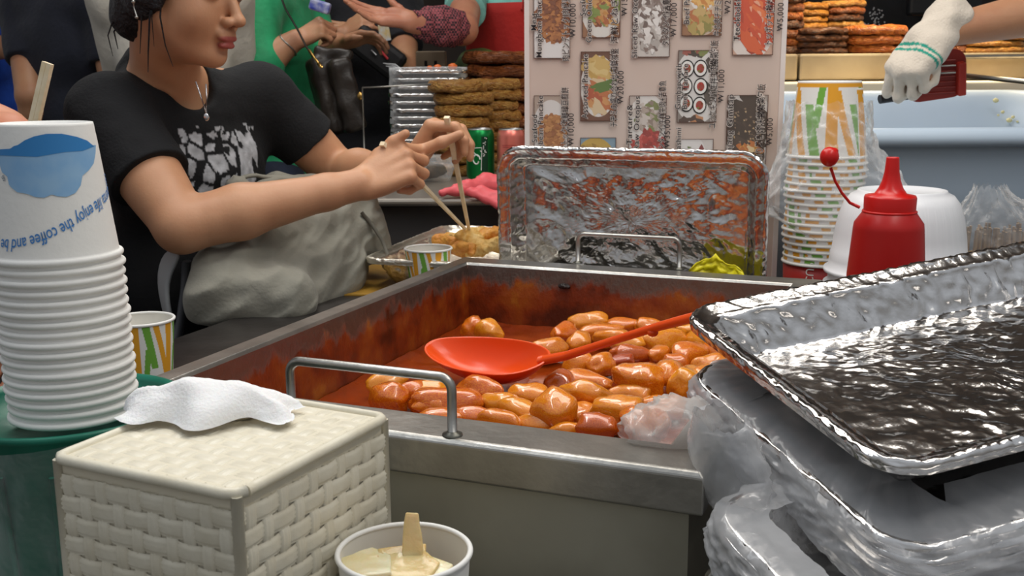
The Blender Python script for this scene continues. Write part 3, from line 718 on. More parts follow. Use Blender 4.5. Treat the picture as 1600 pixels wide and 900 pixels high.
def weave(Wf, Hf, O, ax, ay, nrm):
    nv, nh = int(round(Wf / PU)), int(round(Hf / PV)); pu, pv = Wf / nv, Hf / nh
    Mv = Matrix(((ay.x, -ax.x, nrm.x), (ay.y, -ax.y, nrm.y), (ay.z, -ax.z, nrm.z))).to_4x4(); Mh = Matrix(((ax.x, ay.x, nrm.x), (ax.y, ay.y, nrm.y), (ax.z, ay.z, nrm.z))).to_4x4()
    mv = [strip_mesh(Hf, .0094, pv, math.pi * q, .0007, 3, 'woven_strip') for q in (0, 1)]
    mh = [strip_mesh(Wf, .0118, pu, math.pi * (q + 1), .0007, 4, 'woven_strip') for q in (0, 1)]
    for k in range(nv):
        o = bpy.data.objects.new('woven_strip', mv[k % 2]); link(o, tb); o.matrix_local = Matrix.Translation(O + ax * ((k + .5) * pu - Wf / 2)) @ Mv
    for k in range(nh):
        o = bpy.data.objects.new('woven_strip', mh[k % 2]); link(o, tb); o.matrix_local = Matrix.Translation(O + ay * ((k + .5) * pv - Hf / 2)) @ Mh
X_, Y_, Z_ = Vector((1, 0, 0)), Vector((0, 1, 0)), Vector((0, 0, 1))
fh = BHt - .012
weave(BW - .010, fh, Vector((0, -BL / 2 + .001, fh / 2)), X_, Z_, -Y_)
weave(BL - .010, fh, Vector((BW / 2 - .001, 0, fh / 2)), Y_, Z_, X_)
weave(BL - .010, fh, Vector((-BW / 2 + .001, 0, fh / 2)), -Y_, Z_, -X_)
weave(BW - .016, BL - .016, Vector((0, 0, BHt - .002)), X_, Y_, Z_)
g = MB(); c_ = []
for (x, y, nx, ny) in rrect(BW - .004, BL - .004, .008, 90): c_.append(Vector((x, y, BHt - .003)))
g.tube(c_ + [c_[0]], .0036, 8); obj('edge_trim', g, CREAM, tb)
for sx in (-1, 1):
    for sy in (-1, 1):
        g = MB(); g.tube([(sx * (BW / 2 - .0035), sy * (BL / 2 - .0035), z) for z in (.001, BHt - .004)], .0036, 8); obj('corner_trim', g, CREAM, tb)
# tissue
TISS = mat('white_tissue', '#f1f1f1', .85, 0, .2, 500, sss=.1)
g = MB(); P = []; nx_, ny_ = 64, 34
for i in range(nx_ + 1):
    u = i / nx_; row = []
    for j in range(ny_ + 1):
        v = j / ny_
        wid = .052 * (1 - .35 * abs(u - .5) * 2) * (1 + .35 * math.sin(u * 14) * (v < .5)); x = (u - .5) * .118 + .004 * math.sin(v * 7)
        y = (v - .5) * wid - .006 * math.sin(u * 5)
        z = .0235 * math.sin(math.pi * min(1, max(0, u * 1.02))) ** .55 * (1 - (abs(v - .62) / .62) ** 1.6) + .0014 * mnoise.noise(Vector((u * 6, v * 4, 5))) * 2.2 + .0004 * mnoise.noise(Vector((u * 30, v * 16, 2)))
        z += .0004 * math.sin(u * 150) * math.sin(v * 80)
        row.append(Vector((x, y, max(.0015, z + .002))))
    P.append(row)
g.grid(P); p0 = atz(325, 652, bz); me = g.mesh('tissue'); me.transform(Matrix.Translation((p0.x, p0.y, bz + .001)) @ Matrix.Rotation(math.radians(-8), 4, 'Z'))
o = obj('tissue', me, TISS, tb, world=True)
g = MB(); g.lathe([(0, .0), (.030, .0), (.032, .001), (.03, .002), (.0, .0022)], 30); me = g.mesh('slot'); me.transform(Matrix.Translation((p0.x, p0.y + .006, bz - .001)) @ Matrix.Rotation(math.radians(-8), 4, 'Z') @ Matrix.Diagonal((1, .35, 1, 1))); obj('slot', me, mat('slot_edge', '#b9b09a', .6), tb, world=True)
for (u, v, z) in ((456, 632, bz + .003),):
    g = MB(); g.ellipsoid(atz(u, v, z), (.0021, .0018, .0022), fn=lambda p: p * (1 + .3 * mnoise.noise(p * 900))); solo('food_crumb', g, mat('red_crumb', '#a8571f', .4), 'small reddish food crumb on top of the woven tissue box', 'crumb')

# ------------------------------------------------------------------ paper cup of pickled radish
def paper_cup(name, label, c, r, h, m_out, group=None, taper=.72, col=None, nphi=64, m_in=PAPER_IN, cat='cup'):
    t = thing(name, label, cat, c, group=group)
    g = MB(); rb = r * taper; pr = [(0, .004), (rb - .002, .004), (rb - .001, .0), (rb, .0005)]
    nz = 90 if col else 4
    pr += [(rb + (r - .002 - rb) * k / nz, .0005 + (h - .004) * k / nz) for k in range(1, nz + 1)]
    g.lathe(pr, nphi)
    if col: g.cols = [col(math.atan2(p[1], p[0]), (p[2] / h)) for p in g.v]
    obj('cup_wall', g, m_out, t)
    g = MB(); g.lathe([(r - .0018 + .0018 * math.cos(a), h - .002 + .0018 * math.sin(a)) for a in [-.8 + 2 * math.pi * k / 10 for k in range(11)]], nphi); obj('rim', g, PAPER, t)
    g = MB(); g.lathe([(r - .0028, h - .002), (rb - .0015, .006), (0, .006)], nphi); obj('lining', g, m_in, t)
    return t
cc = Vector((-.0692, .635, TZ)); ch = .8545 - TZ
paper_cup('pickle_cup', 'white paper cup of pickled radish pieces beside the woven tissue box', cc, .0436, ch, PAPER)
g = MB(); g.lathe([(0, 0), (.0385, 0)], 40, cc + Vector((0, 0, ch - .030))); solo('pickle_brine', g, mat('pickle_brine', '#8d6a2c', .08, 0, .1, 40, spec=.6), 'thin brown pickle brine inside the white paper cup', 'brine')
RAD = mat('pickled_radish', '#dcc48e', .25, 0, .2, 120, '#cfae6c', 40, coat=.4, sss=.3); RADW = mat('pale_radish', '#ece3c4', .25, 0, .15, 120, '#dfd09e', 60, coat=.4, sss=.3)
def chunk(pts, thick, M_, m, label, nm='radish_slice'):
    g = MB(); n = len(pts); g.prism(pts, -thick / 2, thick / 2); me = g.mesh(nm)
    bm = bmesh.new(); bm.from_mesh(me); bmesh.ops.triangulate(bm, faces=[f for f in bm.faces if len(f.verts) > 4]); bmesh.ops.subdivide_edges(bm, edges=bm.edges, cuts=2, use_grid_fill=True)
    for v in bm.verts: v.co += Vector((mnoise.noise(v.co * 90), mnoise.noise(v.co * 90 + Vector((5, 0, 0))), mnoise.noise(v.co * 80 + Vector((0, 9, 0))))) * .0018
    bm.to_mesh(me); bm.free(); me.transform(M_ @ Matrix.Scale(1.3, 4)); me.polygons.foreach_set('use_smooth', [True] * len(me.polygons))
    o = solo(nm, me, m, label, 'radish', 'pickled radish in the paper cup'); b = o.modifiers.new('b', 'BEVEL'); b.width = .001; b.segments = 2; return o
zc = TZ + ch - .021
def Mx(u, v, z, yaw, tilt, roll=0): return Matrix.Translation(atz(u, v, z)) @ Matrix.Rotation(math.radians(yaw), 4, 'Z') @ Matrix.Rotation(math.radians(tilt), 4, 'X') @ Matrix.Rotation(math.radians(roll), 4, 'Y')
chunk([(-.004, -.012), (.006, -.013), (.0045, .004), (.0028, .016), (-.0032, .016), (-.0038, .002)], .004, Mx(643, 850, TZ + ch - .004, 6, 70), RAD, 'tan radish strip standing up above the rim of the paper cup')
chunk([(-.014, -.003), (.012, -.004), (.014, .006), (-.012, .007)], .005, Mx(628, 873, zc + .008, 12, 20), RAD, 'long tan radish strip lying across the back of the paper cup')
chunk([(-.015, -.010), (.010, -.012), (.016, .000), (.006, .010), (-.012, .008)], .006, Mx(640, 886, zc + .006, 5, 12), RAD, 'broad tan radish slice in the middle of the paper cup')
chunk([(-.012, -.012), (.010, -.012), (.013, .004), (.003, .012), (-.013, .006)], .012, Mx(575, 893, zc + .004, 15, 8), RADW, 'thick white radish block on the left in the paper cup')
chunk([(-.012, -.008), (.010, -.010), (.012, .006), (-.004, .010)], .008, Mx(668, 898, zc + .002, -20, 10), RADW, 'pale radish slice at the right wall of the paper cup')
chunk([(-.012, -.008), (.010, -.010), (.012, .006), (-.004, .010)], .006, Mx(618, 905, zc + .001, 40, 6), RADW, 'pale radish slice nearest the camera in the paper cup')

# ------------------------------------------------------------------ patterned cups
OR_, GR_, WH_ = lin('#eaa62c'), lin('#74b043'), lin('#efeeea')
def leafy(phi, t, P=1.25, ph=0.):
    p = ((phi + ph) / P) % 1.0
    if t > .95: return WH_
    d = p - .12
    if abs(d) < .115 + .02 * (t > .8): return OR_
    if abs((p - .20) - .40 * (t - .05) ** 1.2) < .085 and t > .12: return OR_
    if abs((p - .62) - .33 * (t - .35)) < .10 and t > .3: return GR_
    if abs((p - .86) + .22 * (t - .2)) < .08 and t < .6: return GR_
    return WH_
PRINT = mat('printed_paper', '#ffffff', .5, attr='col')
p = atz(669, 388, .862)
paper_cup('patterned_cup', 'small cup with orange and green stripes beside the foil plate of fritters', (p.x, p.y, .79), .0405, .074, PRINT, 'patterned paper cups', .74, lambda a, t: leafy(-a, t, 1.1, .2), 300)
p = atz(221, 499, .866)
paper_cup('patterned_cup', 'cup with orange stripes standing behind the tower of white cups', (p.x, p.y, .79), .0385, .078, PRINT, 'patterned paper cups', .80, lambda a, t: leafy(-a, t, 1.2, 1.05), 300)
# ------------------------------------------------------------------ menu board
SC = .425 / 394.; MY = 1.80
mo = aty(820, 235, MY); mx_ = aty(1212, 235, MY)
mdir = Vector((1, -.015, 0)).normalized()
board = thing('menu_board', 'pinkish laminated picture menu standing sideways behind the foil tray', 'menu', mo + mdir * .2125 + Vector((0, 0, -.236)), math.atan2(mdir.y, mdir.x))
def BX(u, v, d=0): return Vector(((u - 820) * SC - .2125, -d, (235 - v) * SC + .236))
g = MB(); g.box((0, .003, .25), (.425, .004, .5)); obj('backing', g, mat('menu_pink_paper', '#d9c6bb', .45, 0, 0, 50, '#d5bfb2', 5), board)
g = MB(); 
LAM = mat('laminate_edge', '#eadfda', .3)
for x in (-.2085, .2085): g = MB(); g.box((x, .0, .25), (.008, .0016, .5)); obj('laminate_edge', g, LAM, board)
MENU_INK = mat('menu_ink', '#2a2226', .6); DISH = mat('printed_dish', '#ffffff', .4, attr='col'); FRAME_BR = mat('picture_frame_print', '#5a3a30', .6)
def clip(poly, x0, x1, y0, y1):
    for ax_, lim, sg in ((0, x0, 1), (0, x1, -1), (1, y0, 1), (1, y1, -1)):
        out = []
        for a, b in zip(poly, poly[1:] + poly[:1]):
            ia, ib = (a[ax_] - lim) * sg >= 0, (b[ax_] - lim) * sg >= 0
            if ia: out.append(a)
            if ia != ib:
                t = (lim - a[ax_]) / (b[ax_] - a[ax_]); out.append((a[0] + (b[0] - a[0]) * t, a[1] + (b[1] - a[1]) * t))
        poly = out
        if not poly: return []
    return poly
def picture(u0, v0, u1, v1, bg, plate, blobs, seed):
    """one printed dish: rectangle, plate and food as flat print; blobs = (n, colours, cx, cy, rx, ry, size, stretch, angle)"""
    r_ = random.Random(seed); g = MB(); g.cols = []
    W_, H_ = u1 - u0, v1 - v0; lay = [0]
    def put(poly, c):
        poly = clip(poly, u0, u1, v0, v1)
        if len(poly) < 3: return
        lay[0] += 1; d = .0012 + lay[0] * .000004
        g.add([BX(u, v, d) for u, v in poly], [tuple(range(len(poly)))[::-1]], smooth=False); g.cols += [tuple(.84 * q + .16 * w for q, w in zip(lin(c), lin('#cbb8aa')))] * len(poly)
    put([(u0, v0), (u1, v0), (u1, v1), (u0, v1)], bg)
    for c, cx, cy, rx, ry in plate:
        put([(u0 + cx * W_ + rx * W_ * math.cos(2 * math.pi * k / 36), v0 + cy * H_ + ry * H_ * math.sin(2 * math.pi * k / 36)) for k in range(36)], c)
    for n, cols, cx, cy, rx, ry, sz, st, an in blobs:
        for _ in range(n):
            a, q = r_.uniform(0, 6.28), math.sqrt(r_.random()); x, y = u0 + W_ * (cx + rx * q * math.cos(a)), v0 + H_ * (cy + ry * q * math.sin(a))
            s1 = sz * r_.uniform(.6, 1.3); b = math.radians(an + r_.uniform(-35, 35)); m = 9; ph = r_.uniform(0, 6)
            pl = []
            for k in range(m):
                t = 2 * math.pi * k / m; e = s1 * (1 + .3 * math.sin(3 * t + ph)); dx, dy = e * st * math.cos(t), e * math.sin(t)
                pl.append((x + dx * math.cos(b) - dy * math.sin(b), y + dx * math.sin(b) + dy * math.cos(b)))
            put(pl, r_.choice(cols))
    o = obj('dish_picture', g, DISH, board)
    f_ = MB(); w = .9
    for a in ((u0, v0, u1, v0 + w), (u0, v1 - w, u1, v1), (u0, v0, u0 + w, v1), (u1 - w, v0, u1, v1)):
        f_.add([BX(a[0], a[1], .0028), BX(a[2], a[1], .0028), BX(a[2], a[3], .0028), BX(a[0], a[3], .0028)], [(0, 3, 2, 1)], smooth=False)
    obj('picture_border', f_, FRAME_BR, o)
PCK = ['#a8642f', '#8c4a22', '#c07a3c', '#7a3d1e', '#b8743a']
picture(834, -22, 889, 97, '#d9d6d6', [('#eeeceb', .5, .55, .62, .55)], [(1, ['#a05a2a'], .56, .50, 0, 0, 27, 1.1, 90), (230, PCK, .55, .50, .44, .30, 3.2, 1.3, 0)], 1)
picture(907, -50, 964, 67, '#9a6a48', [('#e7e4de', .5, .6, .55, .40)], [(150, ['#c98a3e', '#d9a552', '#b0602c', '#7d9440', '#cf9b5c', '#8a4526'], .55, .55, .45, .30, 4, 1.8, 40)], 2)
picture(982, -30, 1039, 96, '#8d7a70', [('#d8d2cc', .6, .5, .75, .6)], [(170, ['#b9b3ae', '#e8e4e0', '#80706a', '#f2efec', '#9a8d88', '#6b5c58'], .5, .48, .5, .46, 4.2, 1.4, 60)], 3)
picture(1056, -30, 1116, 65, '#a0704e', [('#d8c4b0', .5, .55, .52, .45), ('#f0ece8', .5, .40, .32, .22)], [(60, ['#e0a04a', '#d48a3c', '#f0c070'], .5, .38, .25, .15, 3, 2.4, 50), (46, ['#b9a25a', '#d0b070', '#8f8a40', '#c2713c'], .5, .78, .36, .16, 5.5, 1.5, 70)], 4)
picture(1133, -25, 1194, 94, '#d8b09a', [('#efe4dc', .45, .55, .62, .52)], [(60, ['#c2330f', '#d8451a', '#b02a10'], .55, .45, .45, .48, 7, 1.4, 45), (26, ['#e25a22', '#f07a3e', '#d9461a'], .55, .48, .38, .42, 6, 3.4, 60), (12, ['#f6b090'], .55, .48, .36, .42, 1.8, 2.5, 60)], 5)
picture(905, 87, 960, 191, '#6a3f2c', [('#e9e6e2', .5, .5, .50, .44), ('#d8d4cf', .5, .5, .44, .38)], [(16, ['#d9b76a', '#e3c884', '#c9a24e'], .5, .28, .3, .14, 9, 1.5, 20), (40, ['#c4703c', '#d99a5c', '#b6502a', '#e2c9a0', '#5d7a35'], .5, .64, .34, .20, 6, 1.9, 60), (3, ['#4d7a2c'], .6, .50, .2, .04, 5, 3.2, -40)], 6)
picture(1052, 86, 1112, 194, '#8b8580', [('#e7e5e2', .5, .5, .62, .52)], [(14, ['#2b2a26', '#a8564c', '#7f8f4a'], .45, .02, .3, .05, 5, 1.5, 0), (14, ['#3b2a26', '#a8564c', '#c98a5c'], .35, .97, .3, .04, 5, 1.5, 0), (8, ['#4a4642', '#3a3835'], .85, .5, .06, .3, 6, 2, 80)], 7)
picture(834, 152, 886, 262, '#b9a79a', [('#e4e1df', .5, .5, .55, .44)], [(1, ['#b06f38'], .56, .52, 0, 0, 25, 1.15, 90), (170, ['#b87a40', '#a56530', '#c98d50', '#97562a'], .56, .52, .42, .26, 3, 1.4, 0)], 8)
picture(979, 153, 1036, 262, '#c9bcb4', [('#ece9e6', .5, .5, .60, .52)], [(70, ['#b9aaa0', '#d7cdc6', '#938379', '#7d8a52'], .55, .30, .42, .20, 4.2, 1.4, 30), (90, ['#b8302e', '#9c2326', '#cf5450'], .55, .72, .42, .24, 4, 1.5, 40), (1, ['#f0a52c'], .60, .80, 0, 0, 8, 1, 0)], 9)
picture(1128, 153, 1190, 262, '#b9b0aa', [('#d9d5d2', .5, .5, .7, .55)], [(34, ['#2a221f', '#3a302a', '#1f1a18'], .55, .45, .42, .36, 10, 2.2, 50), (50, ['#c9ac84', '#8c7660'], .5, .42, .42, .32, 1.3, 1.2, 40), (18, ['#d89a3c', '#c4702c', '#e8d0a0'], .62, .74, .3, .14, 4, 1.5, 50)], 10)
picture(905, 216, 960, 262, '#7c9fb4', [('#c9a648', .42, .75, .55, .75)], [(60, ['#bf9a3c', '#d4b45a', '#a5822e'], .42, .8, .46, .55, 4, 1.5, 20)], 11)
picture(1053, 219, 1109, 262, '#e2ddda', [('#f1efee', .3, .6, .5, .8)], [(10, ['#8a3038', '#a34a50'], .75, .7, .16, .4, 6, 1.6, 70), (8, ['#5f7d3c'], .3, .5, .2, .3, 2, 2, 30)], 12)
# the six gimbap slices of the middle picture
def gim(u, v, r):
    g = MB(); g.cols = []; rr = random.Random(u)
    for k, (c, f) in enumerate((('#2b2a26', 1.18), ('#f1efea', 1.0), ('#a8564c', .62))):
        g.add([BX(u + r * f * .82 * math.cos(2 * math.pi * q / 22), v + r * f * math.sin(2 * math.pi * q / 22), .0019 + .0001 * k) for q in range(22)], [tuple(range(22))[::-1]], smooth=False); g.cols += [lin(c)] * 22
    for _ in range(9):
        a, s_ = rr.uniform(0, 6.3), rr.uniform(1, 2.2); x, y = u + r * .4 * math.cos(a), v + r * .4 * math.sin(a)
        g.add([BX(x + s_ * math.cos(q), y + s_ * math.sin(q), .0023) for q in (0, 1.5, 3, 4.5)], [(3, 2, 1, 0)], smooth=False); g.cols += [lin(rr.choice(['#b8403a', '#7f8f4a', '#c98a5c', '#d05a50']))] * 4
    obj('gimbap_slice', g, DISH, board)
for u, v in ((1066, 113), (1086, 113), (1064, 139), (1087, 140), (1066, 165), (1086, 168)): gim(u, v, 11)
HALO = mat('menu_halo', '#e9ded6', .6)
def menu_text(s, u, v, h, nm='menu_title', wide=None, halo=False):
    if nm != 'menu_price' and not halo: menu_text(s, u, v, h, nm, wide, True)
    m = text_mesh(s, 1.0, space=1.1, bold=.06 if halo else .006); hh = h * 1.22 / .72; wd = max(q.co.x for q in m.vertices) if len(m.vertices) else 1
    k = (wide / wd) if wide else hh
    for q in m.vertices:
        x, y = q.co.x * k, q.co.y * hh
        q.co = BX(u - y, v - x, .0029 if halo else .0033)
    if nm == 'menu_price':
        n0 = len(m.vertices); g = MB(); g.add([tuple(q.co) for q in m.vertices], [tuple(p.vertices) for p in m.polygons], smooth=False)
        for yy in (.30, .46): y0, y1, x0, x1 = yy * hh, (yy + .07) * hh, -.02 * k, .98 * k * .82; g.add([BX(u - y0, v - x0, .0034), BX(u - y0, v - x1, .0034), BX(u - y1, v - x1, .0034), BX(u - y1, v - x0, .0034)], [(0, 1, 2, 3)], smooth=False)
        m = g.mesh(nm)
    m.flip_normals(); obj('text_halo' if halo else nm, m, HALO if halo else MENU_INK, board)
for s, u, v, h, w in (('Meat', 838, 56, 7, 26), ('Mungbean Pancake', 846, 96, 7, 102), ('Seafood', 912, 35, 7, None), ('Green Onion Pancake', 921, 74, 7, 120), ('Sliced Raw Octopus', 990, 97, 7, 112),
        ('Beef Pancake', 1067, 48, 7, None), ('Tteokbokki', 1143, 73, 7.5, 66), ('Assorted Pancake', 916, 187, 7.5, 97), ('Gimbap with', 1057, 174, 7, 68), ('Beef Tartare', 1067, 174, 7, 68),
        ('Seafood', 839, 223, 7, 42), ('Mungbean Pancake', 848, 256, 7, 104), ('Beef Tartare&', 984, 262, 7, 96), ('and Raw Octopus', 995, 262, 7, 108), ('Wasabi Ganjang Gimbap', 1137, 310, 7.5, 158), ('Sashimi', 1059, 240, 7, None)):
    menu_text(s, u, v, h, 'menu_title', w)
for s, u, v, h, w in (('肉ピンデトック|肉緑豆煎', 887, 101, 7.5, 104), ('海鮮とねぎのチヂミ|海鮮煎', 960, 76, 7.5, None), ('タンタンイ|活章魚', 1037, 80, 7.5, 78), ('牛の肉チヂミ|香煎', 1114, 65, 7.5, 72), ('トッポッキ|辣炒年糕', 1191, 81, 7.5, 90),
        ('チヂミの盛り合わせ|煎餅拼盤', 961, 200, 8, 117), ('ユッケキンパ|生拌牛肉紫菜包飯', 1111, 203, 8, 131), ('ピンデトック|海鮮緑豆煎餅', 886, 256, 7.5, 116), ('ユッケタンタンイ|生拌牛肉+活章魚', 1034, 268, 7.5, 137), ('のり巻き|芥末醤紫菜包飯', 1184, 252, 8, 115)):
    menu_text(s, u, v, h, 'menu_line', w)
for s, u, v in (('W10,000', 897, 66), ('W15,000', 974, 35), ('W17,000', 1048, 66), ('W25,000', 1128, 33), ('W5,000', 1207, 59), ('W20,000', 970, 165), ('W11,000', 1122, 164), ('W10,000', 895, 228), ('W35,000', 1042, 232), ('W5,000', 1198, 229)):
    menu_text(s, u, v, 7.5, 'menu_price', 49 if len(s) > 6 else 41)

# ------------------------------------------------------------------ right hand counter: bottle, bowls, cups, sticks, tub
RED = mat('red_squeeze_plastic', '#b3130f', .36, 0, .04, 30, '#a8100d', 6, sss=.04); REDC = mat('red_cap_plastic', '#c81713', .3)
bc = aty(1383, 438, 1.30); CZ0 = .79
kb = thing('squeeze_bottle', 'red plastic sauce squeeze bottle with tethered nozzle cap', 'bottle', (bc.x, bc.y, CZ0))
q = 1.30 / FPX
def zt_(v): return CZ - (v - 104) * 1.30 / FPX - CZ0
R0_ = 56 * q * 1.0
g = MB(); g.lathe([(0, 0), (R0_ * 1.06, 0), (R0_ * 1.08, .006), (R0_ * 1.06, zt_(425)), (R0_ * .96, zt_(352)), (R0_ * .94, zt_(343)), (R0_ * .74, zt_(327)), (R0_ * .70, zt_(324)), (0, zt_(324))], 64); obj('bottle_body', g, RED, kb)
g = MB(); g.lathe([(R0_ * .70, zt_(326)), (R0_ * .71, zt_(303)), (R0_ * .68, zt_(299.5)), (R0_ * .44, zt_(297)), (R0_ * .33, zt_(288)), (R0_ * .25, zt_(276)), (R0_ * .20, zt_(262)), (R0_ * .175, zt_(242)), (R0_ * .165, zt_(240)), (R0_ * .10, zt_(240)), (R0_ * .09, zt_(252))], 64)
obj('nozzle_cap', g, REDC, kb)
g = MB(); ring_ = [(R0_ * .71 * math.cos(2 * math.pi * k / 40), R0_ * .71 * math.sin(2 * math.pi * k / 40), zt_(325)) for k in range(41)]; g.tube(ring_, .0017, 8)
def kp(u, v): w = aty(u, v, 1.285); return w - Vector((bc.x, bc.y, CZ0))
g.tube([kp(1343, 324), kp(1328, 317), kp(1315, 301), kp(1305, 283), kp(1298, 262)], [.002, .0018, .0017, .0017, .002], 8); obj('tether', g, REDC, kb)
g = MB(); g.ellipsoid(kp(1296, 245), (.0112, .0112, .0118)); g.ellipsoid(kp(1302, 236), (.006, .006, .004)); obj('stopper', g, REDC, kb)

# upturned bowls
wc = aty(1403, 400, 1.55); q = 1.55 / FPX
def bowl_(z, label):
    g = MB(); n = 120; P = []
    zt = .128
    for r, zz, rb in [(.080, .0, 0)]: pass
    prof = [(.1005, .0), (.1035, .001), (.1045, .004), (.1035, .0065), (.098, .008), (.0965, .020), (.0945, .034), (.0935, .0355), (.0905, .058), (.086, .084), (.079, .104), (.071, .115), (.062, .1195), (.0615, .122), (.057, .1225), (.055, .119), (0, .119)]
    for k, (r, zz) in enumerate(prof):
        row = []
        for j in range(n * 2):
            a = math.pi * j / n; rr = r + (.0007 * math.cos(a * 100) if 8 <= k <= 10 else 0)
            row.append(Vector((rr * math.cos(a), rr * math.sin(a), zz)))
        P.append(row)
    g.grid(P, closed_v=True); o = solo('white_bowl', g, PLASTIC_W, label, 'bowl', 'upturned white bowls'); o.matrix_world = Matrix.Translation((wc.x, wc.y, z)); MW[o.name] = o.matrix_world.copy()
bowl_(CZ0 + .066, 'topmost upturned white ribbed plastic bowl behind the red bottle')
bowl_(CZ0 + .044, 'second upturned white plastic bowl in the stack behind the red bottle')
bowl_(CZ0 + .022, 'third upturned white plastic bowl in the stack behind the red bottle')
bowl_(CZ0, 'lowest upturned white plastic bowl behind the red bottle')

# cups in a torn clear bag, standing on a red carton
sc_ = aty(1283, 405, 1.72); q = 1.72 / FPX; zb = CZ - (408 - 107) * q
rc_ = thing('red_carton', 'red printed carton under the bagged patterned cups', 'carton', (sc_.x, sc_.y, CZ0))
g = MB(); g.lathe([(0, 0), (.056, 0), (.058, .003), (.060, zb - CZ0 - .001), (0, zb - CZ0)], 48); obj('carton_body', g, mat('red_carton', '#a3221c', .4), rc_)
tm = text_mesh('RED CUP', .018)
for v in tm.vertices:
    a = math.atan2(-1, -.55) - .15 + (v.co.y / .0605) * 1.0; v.co = Vector((.0612 * math.cos(a), .0612 * math.sin(a), v.co.x + .008 - .02))
tm.flip_normals(); obj('carton_writing', tm, PAPER, rc_)
g = MB(); g.grid([[Vector((.0606 * math.cos(a), .0606 * math.sin(a), z + .03 * (a + 1.85))) for z in (.0, .012)] for a in [-1.6 + .05 * k for k in range(14)]]); obj('white_swoosh', g, PAPER, rc_)
gw = MB(); nz = 70; rB, rT, hC = .0625, .0485, .118
pr = [(rB - .002, .0)] + [(rB - .0015 + .0022 * math.cos(a), .0022 + .0022 * math.sin(a)) for a in [-1.2 + 3 * k / 6 for k in range(7)]] + [(rB - .002 + (rT - rB + .002) * k / nz, .005 + (hC - .005) * k / nz) for k in range(nz + 1)] + [(rT - .001, hC + .0005), (rT - .003, hC - .006), (0, hC - .006)]
gw.lathe(pr, 260); P_ = []
def band(phi, t):
    if t > .93: return lin('#eaa62c') if t < .985 else WH_
    return leafy(phi * 1.0, 1 - t, 1.35, .55)
gw.cols = [band(math.atan2(p[1], p[0]), p[2] / hC) if p[2] > .006 and math.hypot(p[0], p[1]) > rT - .002 else WH_ for p in gw.v]
wm = gw.mesh('bagged_cup'); wm.materials.append(PRINT)
NC = 17; st_ = .0106
for k in range(NC):
    o = bpy.data.objects.new('bagged_cup', wm); COL.objects.link(o)
    o.matrix_world = Matrix.Translation((sc_.x + .002 * math.sin(k), sc_.y, zb + st_ * k * 1.0)) @ Matrix.Rotation(2.4 * k if k < NC - 1 else 0, 4, 'Z')
    words = ['lowest', 'second', 'third', 'fourth', 'fifth', 'sixth', 'seventh', 'eighth', 'ninth', 'tenth', 'eleventh', 'twelfth', 'thirteenth', 'fourteenth', 'fifteenth', 'sixteenth', 'top']
    tag(o, '%s patterned cup%s in the bagged stack right of the menu' % (words[k], '' if k in (0, NC - 1) else ' from the bottom'), 'cup', 'patterned cups stacked in a clear bag')
g = MB(); P = []
ztop = zb + st_ * (NC - 1) + .085
for i in range(46):
    t = i / 45; z = zb + .062 + (ztop - zb - .062) * t; row = []
    for j in range(120):
        a = 2 * math.pi * j / 120
        c = crinkle(Vector((a * 2.2, z * 30, 4))) + .6 * crinkle(Vector((a * 5, z * 40 + a * 3, 1)))
        base = rB + .004 - max(0, (z - (zb + st_ * (NC - 1)))) * .12
        fl_ = (.006 + .040 * math.exp(-((t - .22) / .25) ** 2) * (max(0, math.cos(a - 2.95)) ** 2 + 1.5 * max(0, math.cos(a + .15)) ** 3)) * (1 if t > .02 else .4)
        r = base + fl_ + .0055 * c
        row.append(Vector((sc_.x + r * math.cos(a), sc_.y + r * math.sin(a), z + .006 * c + .018 * math.sin(a * 1.5 + 1) * (1 - abs(2 * t - 1)) + .02 * math.sin(a * 2 + 2) * (t < .08))))
    P.append(row)
g.grid(P, closed_v=True); solo('clear_bag', g, CLEAR, 'torn clear plastic bag wrapped round the tall stack of patterned cups', 'bag')

# bundle of wooden sticks in a clear bag
bw = thing('stick_bundle', 'clear bag of pale wooden skewers behind the white bowls', 'skewers', (0, 0, 0))
k0 = aty(1562, 395, 1.62); MW[bw.name] = Matrix.Translation((k0.x, k0.y, CZ0)); bw.matrix_world = MW[bw.name]
stk_m = MB(); stk_m.tube([(0, 0, 0), (0, 0, .115)], .0021, 7); stk_m = stk_m.mesh('skewer'); stk_m.materials.append(mat('skewer_wood', '#c9a985', .6))
for k in range(60):
    o = bpy.data.objects.new('skewer', stk_m); link(o, bw)
    o.location = (-.062 + .0021 * k + rnd.uniform(-.001, .001), rnd.uniform(-.025, .025), .0 + rnd.uniform(0, .012)); o.rotation_euler = (rnd.uniform(-.05, .05), rnd.uniform(-.06, .06), 0)
g = MB(); g.tube([Vector((.072 * math.cos(a), .033 * math.sin(a), .082 + .002 * math.sin(a * 2))) for a in [2 * math.pi * k / 40 for k in range(41)]], .0012, 6); obj('rubber_band', g, mat('rubber_band', '#c9a45e', .5), bw)
g = MB(); P = []
for i in range(30):
    t = i / 29; row = []
    for j in range(90):
        a = 2 * math.pi * j / 90; c = crinkle(Vector((a * 2, t * 4, 8))) + .5 * crinkle(Vector((a * 5, t * 9, 2)))
        w = (1 - .75 * max(0, t - .55) / .45)
        row.append(Vector((.092 * math.cos(a) * w - .045 * max(0, t - .5), .046 * math.sin(a) * w, .002 + .175 * t + .006 * c)) * (1 + .05 * c))
    P.append(row)
g.grid(P, closed_v=True); obj('bag_film', g, CLOUDY, bw)

